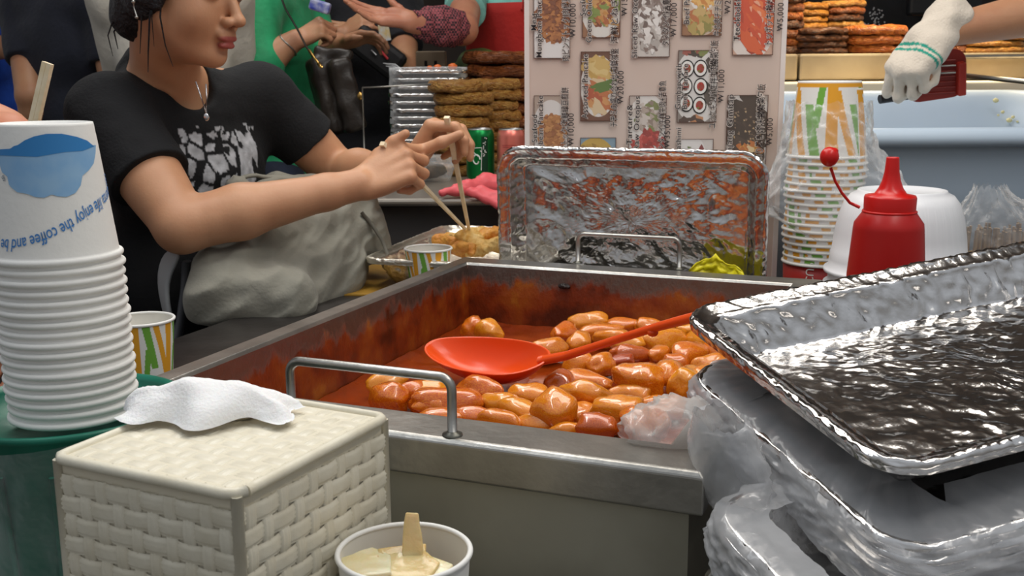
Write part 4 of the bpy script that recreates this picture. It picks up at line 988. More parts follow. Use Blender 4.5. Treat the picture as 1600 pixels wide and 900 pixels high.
# big pale blue tub
TUB = mat('pale_blue_plastic', '#c3d3e2', .32, 0, .03, 8, '#bdcddd', 2)
tw, tl, th2 = .86, .56, .30
tf = aty(1480, 199, 1.92)
tub = thing('tub', 'large pale blue plastic tub behind the squeeze bottle', 'tub', (tf.x + .02, 1.92 + tl / 2, tf.z - .318), 0)
def rr_(off, z, n=140, rc=.11): return [Vector((x, y, z + .055 * (y / tl + .5))) for (x, y, nx, ny) in rrect(tw + 2 * off, tl + 2 * off, rc, n)]
g = MB(); g.grid([rr_(-.09, .0), rr_(-.07, .004), rr_(-.035, .20), rr_(-.022, .272), rr_(-.018, .280), rr_(.0, .284), rr_(.008, .290), rr_(.01, .300), rr_(.006, .311), rr_(-.004, .317), rr_(-.014, .314), rr_(-.022, .304), rr_(-.036, .28), rr_(-.05, .20), rr_(-.085, .012)], closed_v=True)
lp_ = rr_(-.085, .012); g.add(lp_, [tuple(range(len(lp_)))]); lp_ = rr_(-.09, 0); g.add(lp_, [tuple(range(len(lp_)))[::-1]])
obj('tub_shell', g, TUB, tub)
CR_ = mat('pale_crumb', '#d9d2a0', .7)
for (u, v, r) in ((1577, 188, .006), (1583, 183, .004), (1567, 175, .004), (1556, 157, .006), (1590, 190, .003), (1560, 180, .003)):
    g = MB(); p = aty(u, v, 2.42); g.ellipsoid(p, (r, r * .6, r * .8), fn=lambda w: w * (1 + .3 * mnoise.noise(w * 500))); obj('food_scrap', g, CR_, tub, world=True)
tb2 = MB(); tb2.box((tf.x + .02, 2.20, (tf.z - .318) / 2 + .0), (.78, .50, tf.z - .318 - .001)); st2 = thing('tub_stand', 'dark steel stand under the pale blue tub', 'stand', (tf.x + .02, 2.20, 0)); obj('cabinet', tb2, STEEL_DARK, st2, world=True)

# ------------------------------------------------------------------ next stall: ledge, cans, glove, pancakes
lz = .89
ls = thing('stall_ledge', 'dark steel stall counter with a pale edge behind the foil plate', 'counter', (-.1, 2.6, 0))
g = MB(); g.box((-.03, 2.78, lz - .008), (.75, 1.10, .016)); obj('ledge_top', g, mat('ledge_steel', '#9b948b', .35, .7), ls, world=True, bevel=.006)
g = MB(); g.box((-.03, 2.80, (lz - .016) / 2), (.735, 1.08, lz - .017)); obj('front_panel', g, mat('dark_panel', '#4d4a49', .55, .3, .05, 20, '#43403f', 4), ls, world=True)
def can(u, y, body, label, marks):
    p = aty(u, 277, y); t = thing('drink_can', label, 'can', (p.x, y, lz), group=None); r, h = .034, .124
    m = mat('can_paint_' + body[1:], body, .3, .7)
    g = MB(); g.lathe([(0, .004), (r * .72, .002), (r * .8, 0), (r * .86, .003), (r, .012), (r, h - .018), (r * .93, h - .008), (r * .86, h - .003)], 48); obj('can_body', g, m, t)
    g = MB(); g.lathe([(r * .86, h - .0035), (r * .87, h - .001), (r * .84, h), (r * .80, h - .003), (0, h - .004)], 48); obj('can_lid', g, mat('can_lid', '#c9c9c9', .3, 1.), t)
    for mk in marks: mk(t, r, h)
def onc(r, x, z): a = -math.pi / 2 - .28 + x / r; return Vector(((r + .0005) * math.cos(a), (r + .0005) * math.sin(a), z))
SIL = mat('silver_print', '#e4e6e2', .4, .2); DKG = mat('dark_green_print', '#0e3b24', .4, .3)
def star(t, r, h):
    pts = [(-.014, .076), (.012, .076), (-.001, .068), (.004, .052)]
    g = MB(); L = [(-.016, .078), (.014, .080), (.012, .026)]
    for a, b in ((L[0], L[1]), (L[1], L[2]), (L[0], (.006, .058))): g.tube([onc(r, a[0] + (b[0] - a[0]) * k / 6, a[1] + (b[1] - a[1]) * k / 6) for k in range(7)], .0009, 6)
    ring_ = [(.001 + .0085 * math.cos(k * .42) * (1 - .3 * (k > 11)), .052 + .011 * math.sin(k * .42)) for k in range(15)]
    g.tube([onc(r, a, b) for a, b in ring_], .0018, 6)
    obj('swirl_print', g, SIL, t)
    g = MB()
    for k in range(22): x, z = rnd.uniform(.010, .026), rnd.uniform(.060, .104); g.ellipsoid(onc(r, x, z), (.0013, .0006, .0013), nu=4, nv=6)
    obj('dot_print', g, SIL, t)
    g = MB(); g.grid([[onc(r - .0003, x, z) for z in (.022, .05, .08, .106)] for x in (.013, .017, .021, .025, .029)]); obj('dark_print', g, DKG, t)
def bandp(t, r, h):
    g = MB(); g.grid([[onc(r, x, z) for z in (.022, .028)] for x in [-.03 + .006 * k for k in range(14)]]); obj('pale_band', g, mat('pale_band', '#f0b5a6', .4, .2), t)
    g = MB()
    for z in (.082, .086): g.tube([onc(r, x, z) for x in (-.012, -.004, .004, .012, .02)], .0006, 5)
    obj('fine_print', g, mat('dark_red_print', '#9a2a2e', .5), t)
can(751, 2.62, '#14803f', 'green drink can with silver swirl print on the stall ledge', [star]); can(799, 2.60, '#ee8577', 'coral red drink can beside the green can on the ledge', [bandp])
# pink rubber glove
d_ = SDF((-.20, 2.10, .80), (.08, 2.45, .96), .003)
def wp(u, v, y): return aty(u, v, y)
for a, b, r1, r2 in (((715, 300, 2.24), (760, 288, 2.30), .010, .022), ((760, 288, 2.30), (810, 296, 2.30), .022, .024), ((690, 302, 2.23), (730, 292, 2.26), .007, .014), ((735, 300, 2.21), (775, 318, 2.195), .010, .008), ((750, 298, 2.22), (790, 312, 2.20), .012, .010), ((775, 318, 2.195), (778, 322, 2.19), .008, .007), ((790, 300, 2.22), (815, 312, 2.21), .014, .012)):
    d_.cap(wp(*a), wp(*b), r1, r2, .010)
me = d_.mesh('pink_glove', disp=lambda P: P + np.array([[.0, .0, 1.]]) * np.array([.0035 * crinkle(Vector((p[0] * 40 + p[2] * 20, p[1] * 14, p[2] * 60))) for p in P])[:, None])
solo('pink_glove', me, mat('pink_rubber', '#e8636a', .5, sss=.06), 'crumpled pink rubber glove hanging over the stall ledge edge', 'glove')

def pcake_mat(nm, a, b, c):
    return mat(nm, a, .45, 0, .8, 9, b, 5, coat=.12, contrast=(.38, .62), bdist=.12)
PC_G = pcake_mat('golden_pancake', '#dfaa58', '#bf7d30', 0); PC_B = pcake_mat('browned_pancake', '#b4662e', '#86441c', 0); PC_O = pcake_mat('orange_pancake', '#dd8434', '#b85a1c', 0); PC_D = pcake_mat('dark_pancake', '#86502a', '#4c2814', 0); PC_Y = pcake_mat('yellow_pancake', '#e0a040', '#c27a28', 0)
def pancake_mesh(r, h, seed):
    g = MB(); P = []; so = Vector((seed * 3.3, 1, 7))
    prof = [(.0, .05), (.5, .03), (.9, .0), (.97, .12), (1.0, .4), (.985, .72), (.93, .95), (.5, 1.0), (0., .97)]
    for k, (a, b) in enumerate(prof):
        row = []
        for j in range(56):
            t = 2 * math.pi * j / 56; p = Vector((math.cos(t), math.sin(t), 0)); rr = r * a * (1 + .10 * mnoise.noise(p * 1.5 + so) + .05 * mnoise.noise(p * 6 + so + Vector((0, 0, b * 2))))
            z = h * b + (.26 * h * mnoise.noise(p * a * 2.0 + so)) + .14 * h * mnoise.noise(p * a * 7 + so)
            row.append(Vector((rr * p.x, rr * p.y, z)))
        P.append(row)
    g.grid(P, closed_v=True); return g.mesh('pancake')
pcs = [pancake_mesh(1, 1, k) for k in range(6)]
def pancake_stack(u, y, r, zs, m, word, group, jit=.05):
    p = aty(u, 150, y); n = len(zs)
    for k in range(n):
        z0, z1 = zs[k]; o = bpy.data.objects.new('pancake', pcs[rnd.randrange(6)].copy()); o.data.materials.append(m[k % len(m)] if isinstance(m, list) else m); COL.objects.link(o)
        o.matrix_world = Matrix.Translation((p.x + rnd.uniform(-jit, jit) * r, y + rnd.uniform(-jit, jit) * r, z0)) @ Matrix.Rotation(rnd.uniform(0, 6.28), 4, 'Z') @ Matrix.Diagonal((r, r, (z1 - z0) * .98, 1))
        pos = ['lowest', 'second', 'third', 'fourth', 'fifth', 'sixth', 'seventh', 'eighth', 'ninth', 'tenth'][k]
        pos = 'top' if k == n - 1 else (pos if k == 0 else pos + ' lowest')
        tag(o, pos + ' ' + word, 'pancake', group)
def layers(z0, z1, n): return [(z0 + (z1 - z0) * k / n, z0 + (z1 - z0) * (k + 1) / n) for k in range(n)]
def zpx(v, y, u=760): return aty(u, v, y).z
y = 2.78; pancake_stack(720, y, .075, layers(lz, zpx(126, y - .07), 8), PC_G, 'golden pancake of the front left stack above the cans', 'golden pancakes left of the menu', .09)
y = 2.90; pancake_stack(770, y, .072, layers(lz, zpx(124, y - .06), 9), PC_G, 'golden pancake of the middle stack just behind the front one', 'golden pancakes behind the front stack', .07)
y = 3.12; pancake_stack(789, y, .115, layers(lz, zpx(80, y - .1), 9), PC_B, 'large brown pancake of the tall stack beside the menu board', 'brown pancakes left of the menu')
# right griddle shelf
sy = 2.95; sz = aty(1300, 84, sy).z
sh = thing('griddle_shelf', 'warm lit steel griddle shelf carrying stacks of pancakes', 'shelf', (1.0, 3.25, 0))
SHM = mat('warm_steel_shelf', '#b3a68c', .4, .6, .05, 30, '#9a8d76', 6)
for x0, x1 in ((.62, .77), (.775, 1.06), (1.07, 1.9)):
    g = MB(); g.box(((x0 + x1) / 2, sy + .35, sz - .035), (x1 - x0, .70, .07)); obj('shelf_panel', g, SHM, sh, world=True, bevel=.006)
g = MB(); g.box((1.25, sy + .37, sz - .085), (1.32, .64, .028)); obj('shelf_frame', g, STEEL_DARK, sh, world=True)
g = MB(); g.tube([(1.07, sy - .02, sz - .012), (1.9, sy - .02, sz - .006)], .006, 10); obj('shelf_rail', g, STEEL, sh, world=True)
for x in (.66, 1.84):
    for yy in (sy + .08, sy + .64): g = MB(); g.box((x, yy, (sz - .1) / 2), (.04, .04, sz - .1)); obj('leg', g, STEEL_DARK, sh, world=True)
cw = thing('cream_counter', 'cream lit worktop under the griddle shelf', 'counter', (.95, 2.7, 0)); wz = aty(1300, 128, 2.85).z
g = MB(); g.box((1.25, 2.80, wz - .02), (1.3, .28, .04)); obj('worktop', g, mat('cream_worktop', '#e6dcc4', .5), cw, world=True, bevel=.004)
g = MB(); g.box((1.25, 2.81, (wz - .04) / 2), (1.26, .24, wz - .041)); obj('front_panel', g, STEEL_DARK, cw, world=True)
g = MB(); g.tube([aty(1495, 117, 2.62), aty(1605, 128, 2.62)], .006, 10); rb_ = solo('steel_rod', g, STEEL, 'polished steel rod lying beneath the griddle shelf at right', 'rod')
rb_.location.z = 0
def zr(v, y): return aty(1300, v, y).z
ys = 3.12
GR = 'pancakes on the griddle shelf'
pancake_stack(1222, ys, .052, layers(sz, zr(-8, ys), 7), [PC_D, PC_O, PC_B], 'brown pancake of the stack nearest the menu on the griddle shelf', GR + ' by the menu')
pancake_stack(1277, ys - .02, .074, layers(sz, zr(43, ys - .08), 4), PC_D, 'dark charred pancake of the low front stack on the griddle shelf', GR + ', dark', .03)
pancake_stack(1256, ys + .22, .060, layers(sz, zr(4, ys + .18), 8), PC_Y, 'bright yellow pancake of the stack behind the charred ones', GR + ', yellow', .03)
pancake_stack(1311, ys + .24, .064, layers(sz, zr(0, ys + .2), 8), [PC_B, PC_G, PC_D], 'brown edged pancake of the tall stack behind the shelf middle', GR + ', brown edged', .04)
pancake_stack(1362, ys + .0, .090, layers(sz, zr(39, ys - .08), 3), PC_O, 'thick orange pancake of the wide stack left of the white glove', GR + ', orange', .06)
pancake_stack(1470, ys - .04, .035, layers(sz, zr(60, ys - .08), 2), PC_O, 'small orange pancake on the shelf right of the white glove', GR + ', small', .05)
pancake_stack(1492, ys + .05, .035, layers(sz, zr(58, ys), 2), PC_B, 'small brown pancake on the shelf right of the white glove', GR + ', small brown', .05)
pancake_stack(1550, ys + .0, .078, layers(sz, zr(54, ys - .08), 3), PC_G, 'pale golden pancake of the flat pile under the bare forearm', GR + ', pale', .04)

# ------------------------------------------------------------------ plate of fritters on the left counter
pm = foil_tray(.30, .40, .03, .042, 320, 24, 21, .004, wallamp=.007); Pc = aty(568, 404, 1.765)
pa = math.radians(-16); o = solo('foil_plate', pm, [mat('bright_crumpled_foil', '#ece6d8', .38, 1., .3, 90)], 'foil tray of fritters in front of the woman in black', 'tray', 'foil trays')
pcx = Vector((Pc.x, Pc.y, 0)) + Vector((math.cos(pa), math.sin(pa), 0)) * .15 + Vector((-math.sin(pa), math.cos(pa), 0)) * .20
PZ = .842; o.matrix_world = Matrix.Translation((pcx.x, pcx.y, PZ)) @ Matrix.Rotation(pa, 4, 'Z'); MW[o.name] = o.matrix_world.copy()
FRIT = mat('fried_batter', '#e8a94c', .5, 0, .6, 120, '#d0822e', 40, coat=.1); FRIT2 = mat('pale_batter', '#f2cf88', .5, 0, .6, 120, '#e0ae58', 50)
for k, (u, v, y, r, m, w) in enumerate(((705, 378, 1.93, .030, FRIT, 'leftmost'), (735, 372, 1.92, .034, FRIT2, 'middle'), (762, 370, 1.93, .030, FRIT, 'right middle'), (748, 388, 1.87, .030, FRIT2, 'front'), (775, 382, 1.90, .026, FRIT2, 'rightmost'), (722, 390, 1.86, .024, FRIT, 'front left'), (790, 368, 1.98, .030, FRIT, 'far right'))):
    p = aty(u, v, y); p.z = max(p.z, PZ - .010)
    d_ = SDF(p - Vector((.06, .06, .04)), p + Vector((.06, .06, .05)), .0022); r_ = random.Random(k)
    for _ in range(7):
        a = r_.uniform(0, 6.28); e = Vector((math.cos(a) * r * .9, math.sin(a) * r * .9, r_.uniform(-.2, .4) * r)); d_.cap(p + e * .2, p + e, r * .40, r * .26, .008)
    me = d_.mesh('fritter', disp=lambda P: P + np.array([list(mnoise.noise_vector(Vector(q) * 70) * .004) for q in P])); solo('fritter', me, m, w + ' golden fried fritter piece on the foil plate', 'fritter', 'fritters on the foil plate')
# small folded paper carton
g = MB(); a, b, c, d = Vector((-.022, 0, 0)), Vector((.02, -.012, 0)), Vector((.03, .022, 0)), Vector((-.012, .03, 0)); up_ = Vector((0, 0, .045))
top_ = [v + up_ + (v * .12) for v in (a, b, c, d)]; g.add([a, b, c, d] + top_ + [(a + b) / 2 + up_ * .62 + Vector((0, -.006, 0))], [(0, 1, 8), (0, 8, 4), (1, 5, 8), (4, 8, 5), (1, 2, 6, 5), (2, 3, 7, 6), (3, 0, 4, 7), (3, 2, 1, 0)], smooth=False)
p = aty(788, 405, 1.735); o = solo('paper_pocket', g, PAPER, 'small folded white paper pocket standing right of the foil plate', 'paper pocket'); o.matrix_world = Matrix.Translation((p.x, p.y, .79)); MW[o.name] = o.matrix_world.copy()
o.modifiers.new('t', 'SOLIDIFY').thickness = .0006
# yellow mat
g = MB(); pts = [atz(u, v, .7925) for u, v in ((478, 459), (612, 461), (660, 430), (600, 405), (565, 420))]; g.prism([(p.x, p.y) for p in pts], .7902, .7925); solo('yellow_mat', g, mat('mustard_mat', '#b58a35', .45, 0, .05, 60, '#a97f2e', 9), 'mustard yellow mat under the foil plate on the counter', 'mat')
# stack of clear wrapped foil trays behind the hands, containers
ft = foil_tray(.19, .15, .025, .022, 120, 5, 8, .0016).mesh('small_foil_tray'); ft.materials.append(FOIL)
c0 = aty(672, 200, 2.90)
N_ = 13; ztp = zpx(112, 2.85, 672)
for k in range(N_):
    o = bpy.data.objects.new('small_foil_tray', ft); COL.objects.link(o); o.matrix_world = Matrix.Translation((c0.x + rnd.uniform(-.004, .004), c0.y, lz + .024 + (ztp - lz - .024) * k / (N_ - 1))) @ Matrix.Rotation(rnd.uniform(-.05, .05), 4, 'Z')
    tag(o, '%s small foil tray in the clear wrapped stack left of the golden pancakes' % (['lowest', 'second lowest', 'third lowest', 'fourth lowest', 'fifth lowest', 'sixth lowest', 'middle', 'sixth highest', 'fifth highest', 'fourth highest', 'third highest', 'second highest', 'topmost'][k]), 'tray', 'small foil trays in the tall stack')
g = MB(); P = []
for i in range(22):
    t = i / 21; row = []
    for (x, yy, nx, ny) in rrect(.198, .158, .03, 110):
        c = crinkle(Vector((x * 12, yy * 12, t * 11))); row.append(Vector((c0.x + x + nx * .004 * c, c0.y + yy + ny * .004 * c, lz + .002 + (ztp - lz + .008) * t + .003 * c)))
    P.append(row)
P.append([p.lerp(Vector((c0.x, c0.y, ztp + .014)), .4) for p in P[-1]]); P.append([p.lerp(Vector((c0.x, c0.y, ztp + .014)), .6) for p in P[-1]])
g.grid(P, closed_v=True)
for k in range(4):
    a = aty(612 - 2 * k, 112 - k * 2, 2.84); g.tube([aty(628, 112, 2.85), a.lerp(aty(628, 112, 2.85), .5) + Vector((0, 0, .006 * (k - 1))), a + Vector((-.004 * k, 0, .004 * k))], [.006, .004, .001], 6)
solo('stack_film', g, CLEAR, 'clear film wrapped round the tall stack of small foil trays', 'film')
OC = mat('orange_scraps', '#d9692a', .4, 0, .3, 80)
for u, v, r in ((684, 103, .010), (672, 104, .008), (707, 102, .012)):
    g = MB(); g.ellipsoid(aty(u, v + 2, 2.86), (r, r, r * .7), fn=lambda w: w * (1 + .25 * mnoise.noise(w * 200))); solo('orange_scrap', g, OC, {684: 'middle', 672: 'left', 707: 'largest right'}[u] + ' orange food scrap on top of the wrapped foil stack', 'scrap')
bx = thing('clear_tub', 'clear plastic lidded container with dark food behind the hands', 'container', (*aty(612, 250, 2.52).xy, lz))
g = MB(); P = [[Vector((x, yy, z)) for (x, yy, nx, ny) in rrect(.15 + o_, .12 + o_, .02, 60)] for o_, z in ((-.03, .0), (-.02, .004), (.0, .035), (.006, .036), (.006, .040), (.0, .044), (-.02, .058))]
g.grid(P, closed_v=True); g.add(P[-1], [tuple(range(60))]); obj('container_shell', g, CLOUDY, bx)
g = MB(); g.ellipsoid((0, 0, .024), (.058, .045, .02), fn=lambda w: w * (1 + .2 * mnoise.noise(w * 80))); obj('dark_filling', g, mat('dark_food', '#54432f', .4, 0, .4, 90, '#2a241d', 50), bx)
g = MB(); g.tube([Vector((.02 + .055 * math.cos(a), .02 + .035 * math.sin(a), .060 + .006 * math.sin(a))) for a in [2 * math.pi * k / 36 for k in range(37)]], .003, 6); obj('rubber_band', g, mat('tan_band', '#a8853f', .5), bx)
p = aty(556, 243, 2.42); o = solo('side_foil_tray', foil_tray(.17, .12, .02, .016, 140, 8, 31, .0018), [FOIL], 'small foil tray behind the woman\'s far forearm', 'tray'); o.matrix_world = Matrix.Translation((p.x, p.y, lz + .019)); MW[o.name] = o.matrix_world.copy()
p = aty(662, 238, 2.62); bx2 = thing('clear_tub', 'second clear container half hidden by the far hand', 'container', (p.x, p.y, lz)); 
for ch in list(bx.children)[:2]: c_ = ch.copy(); link(c_, bx2)
# thin rail of the stall front
g = MB(); g.tube([aty(566, 137, 2.75), aty(690, 131, 2.75)], .0022, 8); g.tube([aty(566, 137, 2.75), Vector((aty(566, 137, 2.75).x, 2.75, lz))], .0022, 8); solo('wire_rail', g, STEEL, 'thin steel wire rail in front of the wrapped foil stack', 'rail')
# ------------------------------------------------------------------ people
def head(S_, Mh, k=1.0):
    """face forward = local +x, eye level z=0"""
    old = S_.M; S_.M = Mh @ Matrix.Scale(k, 4); q = lambda *r: tuple(x * k for x in r)
    S_.ell((-.012, 0, .035), q(.094, .074, .084), k=.01)
    S_.ell((.020, 0, -.022), q(.062, .060, .086), k=.02)
    S_.ell((.028, 0, -.068), q(.046, .045, .040), k=.02)
    for s in (-1, 1):
        S_.cap((-.010, s * .054, -.042), (.052, s * .018, -.090), .017 * k, .013 * k, k=.02)
        S_.ell((.046, s * .036, -.034), q(.028, .026, .030), k=.02)
        S_.ell((.066, s * .026, .020), q(.014, .026, .009), k=.014)
        S_.ell((-.012, s * .074, -.010), q(.019, .007, .030), k=.006)
    S_.ell((.066, 0, -.094), q(.016, .019, .015), k=.016)
    for s in (-1, 1):
        S_.ell((.088, s * .031, .000), q(.015, .019, .010), k=.010, op='sub')
        S_.ell((.067, s * .031, .000), q(.0135, .0155, .0125), k=.004)
    S_.cap((.080, 0, .006), (.100, 0, -.031), .0065 * k, .0088 * k, k=.012)
    S_.ell((.103, 0, -.034), q(.0092, .0098, .0085), k=.006)
    for s in (-1, 1):
        S_.ell((.091, s * .0125, -.037), q(.0105, .0068, .0075), k=.005)
        S_.ell((.099, s * .0062, -.0455), q(.0050, .0032, .0035), k=.002, op='sub')
    S_.ell((.083, 0, -.056), q(.010, .020, .010), k=.010)
    S_.ell((.0865, 0, -.0625), q(.0082, .0200, .0050), k=.004)
    S_.ell((.0855, 0, -.0730), q(.0084, .0170, .0060), k=.004)
    S_.cap((.0955, -.021, -.0685), (.0955, .021, -.0685), .0019 * k, k=.002, op='sub')
    S_.ell((.086, 0, -.0835), q(.006, .014, .0045), k=.006, op='sub')
    S_.M = old
def hand(S_, M, side, curls, thumb, k=.94, spread=1.):
    """origin at the wrist, x to the fingers, z out of the back of the hand, y to the thumb side (right hand: side=1)"""
    old = S_.M; S_.M = M; tips = []
    ky = [.030, .010, -.011, -.029]; kx = [.086, .089, .084, .076]; L = [(.044, .026, .021), (.048, .030, .022), (.044, .028, .021), (.034, .021, .019)]
    for i in range(4):
        y = side * ky[i] * k; p = Vector((kx[i] * k, y, -.001 * abs(i - 1))); S_.cap((.004, y * .55, -.002), p, .0135 * k, .0108 * k, k=.009)
        a = 0; yw = side * (.09 - .07 * i) * spread
        for j in range(3):
            a -= math.radians(curls[i][j]); d = Vector((math.cos(a) * math.cos(yw), math.sin(yw) * math.cos(a), math.sin(a))); e = p + d * L[i][j] * k
            r0, r1 = [(.0098, .0088), (.0089, .0078), (.0079, .0064)][j]; f = .88 if i == 3 else 1
            S_.cap(p, e, r0 * k * f, r1 * k * f, k=.0035 if j else .005); p = e
        tips.append(M @ p)
    S_.ell((.034 * k, side * .016 * k, -.014 * k), (.036 * k, .018 * k, .013 * k), k=.010); S_.ell((.040 * k, -side * .018 * k, -.010 * k), (.036 * k, .014 * k, .011 * k), k=.010)
    p = Vector((.014 * k, side * .020 * k, -.008 * k))
    for t, (r0, r1) in zip(thumb, ((.0135, .0112), (.0108, .0095), (.0095, .0072))):
        e = p + Vector((t[0], side * t[1], t[2])) * k; S_.cap(p, e, r0 * k, r1 * k, k=.006); p = e
    tips.append(M @ p); S_.M = old; return tips
FIST = [(70, 95, 60)] * 4; RELAX = [(18, 25, 18), (22, 28, 20), (26, 30, 22), (30, 30, 24)]; OPEN = [(6, 8, 6)] * 4
TH_R = ((.030, .026, -.006), (.028, .010, -.006), (.024, .002, -.006)); TH_F = ((.034, .014, -.022), (.026, -.014, -.014), (.020, -.016, -.004))
def hand_frame(o, x, z): return Matrix.Translation(o) @ frame(x, z).to_4x4()

def bystander(label, base, yaw, H, shirt, pants, arms, res=.007, hair=HAIR, skin=SKIN, sleeve=.62, girth=1.0, hem=.50, group=None, extra=None):
    """standing figure: ONE skin mesh head to feet; shirt, trousers and hair are its children. arms = {side: (elbow, wrist, hand x, hand z, curls, thumb)} in world space"""
    B = Matrix.Translation(Vector((base[0], base[1], 0))) @ Matrix.Rotation(yaw, 4, 'Z'); pt = lambda x, y, z: B @ Vector((x * H, y * H, z * H))
    t = thing('person', label, 'person', (base[0], base[1], 0), yaw)
    pts = [pt(0, 0, 0)]; A = {}
    for s in (1, -1):
        sh = pt(0, s * .105 * girth, .805)
        if s in arms and arms[s]: el, wr, hx, hz, cu, th = arms[s]
        else: el, wr, hx, hz, cu, th = pt(-.01, s * .135, .63), pt(.03, s * .14, .475), B.to_3x3() @ Vector((.2, 0, -1)), B.to_3x3() @ Vector((0, s, .1)), RELAX, TH_R
        A[s] = (sh, Vector(el), Vector(wr), Vector(hx), Vector(hz), cu, th); pts += [sh, Vector(el), Vector(wr), Vector(wr) + Vector(hx).normalized() * .17]
    pts += [pt(-.08, -.14, 0), pt(.16, .14, 1.0), pt(.1, 0, .5), pt(-.1, 0, .5)]
    lo = Vector([min(p[i] for p in pts) - .09 for i in range(3)]); hi = Vector([max(p[i] for p in pts) + .09 for i in range(3)]); lo.z = -.01
    G = girth
    def trunk(S_, o, k):
        R = B.to_3x3()
        S_.ell(pt(0, 0, .72), (.058 * H * G + o, .098 * H * G + o, .10 * H + o), R, k); S_.ell(pt(0, 0, .60), (.056 * H * G + o, .086 * H * G + o, .10 * H + o), R, k); S_.ell(pt(-.005, 0, .50), (.062 * H * G + o, .094 * H * G + o, .07 * H + o), R, k)
        S_.cap(pt(0, .085 * G, .80), pt(0, -.085 * G, .80), .036 * H + o, k=k)
    b = SDF(lo, hi, res); trunk(b, 0, .03); b.cap(pt(-.005, 0, .80), pt(.012, 0, .885), .034 * H, .032 * H, .03)
    Hm = B @ Matrix.Translation((.018 * H, 0, .925 * H)); head(b, Hm, H / 1.68)
    for s in (1, -1):
        sh, el, wr, hx, hz, cu, th = A[s]
        b.cap(sh, el, .030 * H, .025 * H, .02); b.cap(el, el.lerp(wr, .3), .0245 * H, .0255 * H, .012); b.cap(el.lerp(wr, .3), wr, .0255 * H, .0165 * H, .01)
        hand(b, hand_frame(wr, hx, hz), -s, cu, th, .55 * H)
        b.cap(pt(0, s * .05, .50), pt(.01, s * .055, .28), .048 * H, .034 * H, .02); b.cap(pt(.01, s * .055, .28), pt(-.01, s * .058, .045), .034 * H, .022 * H, .02); b.cap(pt(-.02, s * .058, .022), pt(.09, s * .065, .018), .022 * H, .018 * H, .015)
    obj('body', b.mesh('body'), skin, t, world=True)
    fold = lambda amp, f: (lambda P: P + np.array([list(mnoise.noise_vector(Vector((q[0] * f, q[1] * f, q[2] * f * .6))) * amp) for q in P]))
    c = SDF(lo, hi, res)
    for s in (1, -1):
        sh, el = A[s][0], A[s][1]; c.cap(sh, sh.lerp(el, sleeve), .040 * H, .036 * H, .03)
        if sleeve > .95: c.cap(el, el.lerp(A[s][2], min(1, sleeve - .95)), .036 * H, .034 * H, .02)
        else:
            e = sh.lerp(el, sleeve); dd = (el - sh).normalized(); c.rbox(e + dd * .06, (.055, .09, .09), .002, frame(dd, (0, 0, 1) if abs(dd.z) < .9 else (1, 0, 0)), .002, 'sub')
    trunk(c, .014, .03)
    c.cap(pt(0, 0, .83), pt(.04, 0, .90), .040 * H, .05 * H, .01, 'sub'); c.half(pt(0, 0, hem - .01), (0, 0, -1))
    obj('shirt', c.mesh('shirt', disp=fold(.006, 14)), shirt, t, world=True)
    hi2 = hi.copy(); hi2.z = .58 * H; p_ = SDF(lo, hi2, res * 1.3)
    p_.ell(pt(-.005, 0, .50), (.066 * H * G, .096 * H * G, .07 * H), B.to_3x3(), .03)
    for s in (1, -1): p_.cap(pt(0, s * .05, .50), pt(.01, s * .055, .28), .054 * H, .042 * H, .02); p_.cap(pt(.01, s * .055, .28), pt(-.01, s * .058, .05), .042 * H, .034 * H, .02)
    obj('trousers', p_.mesh('trousers', disp=fold(.006, 12)), pants, t, world=True)
    hs = SDF(pt(0, 0, .93) - Vector((.16,) * 3), pt(0, 0, .93) + Vector((.17,) * 3), res); hs.M = Hm; kk = H / 1.68
    hs.ell((-.022, 0, .045), (.100 * kk, .084 * kk, .088 * kk)); hs.ell((-.05, 0, -.02), (.055 * kk, .07 * kk, .07 * kk), k=.03); hs.ell((.085, 0, -.035), (.075 * kk, .075 * kk, .085 * kk), k=.01, op='sub')
    obj('hair', hs.mesh('hair'), hair, t, world=True)
    return t
def cloth(n, c, c2=None, s=.8): return mat(n, c, s, 0, .2, 70, c2, 12, sheen=.1)
JEANS = cloth('dark_denim', '#1f2636', '#283149'); DARKP = cloth('black_trousers', '#141518')
bystander('person in a navy T-shirt seen from behind beyond the cup tower', (-1.457, 3.60), math.radians(65), 1.70, cloth('navy_jersey', '#1d2130', '#191c29'), DARKP,
   {1: (aty(46, 150, 3.50), aty(66, 225, 3.56), (.3, .1, -1), (-1, 0, .2), RELAX, TH_R)}, sleeve=.60, girth=1.0)
bystander('person in a bright blue shirt at the far left edge', (-1.98, 4.2), math.radians(20), 1.68, cloth('royal_blue', '#2f66e0', '#2450bf'), DARKP,
   {-1: (aty(-25, 70, 4.0), aty(40, 82, 3.92), (1, .1, -.1), (0, -.3, 1), RELAX, TH_R), 1: None}, sleeve=.9)
lp = bystander('person with a grey sleeve and bare arm at the left picture edge', (-1.02, 1.62), math.radians(-30), 1.62, cloth('grey_jersey', '#8b8e96', '#7d8089'), DARKP,
   {-1: (aty(1, 215, 1.52), aty(36, 258, 1.32), (.55, -.55, .45), (.1, .5, .8), [(30, 40, 30)] * 4, ((.030, .018, .010), (.026, .004, .008), (.022, -.004, .006))), 1: None}, res=.006, skin=SKIN_RED, sleeve=.50)
g = MB(); a, b = aty(75, 98, 1.22), aty(48, 215, 1.22); dd = (b - a).normalized(); R_ = frame(dd, (-.35, -1, .1))
for s in (-1, 1): g.box((a + b) / 2 + R_ @ Vector((0, s * .0033, 0)), ((b - a).length, .0064, .0056), R_.to_4x4())
solo('wooden_chopsticks', g, WOOD, 'unsplit pale wooden chopsticks upright behind the white cup tower', 'chopsticks', bevel=.0006)
Wb = Matrix.Translation((-.852, 2.80, 0)) @ Matrix.Rotation(math.radians(100), 4, 'Z')
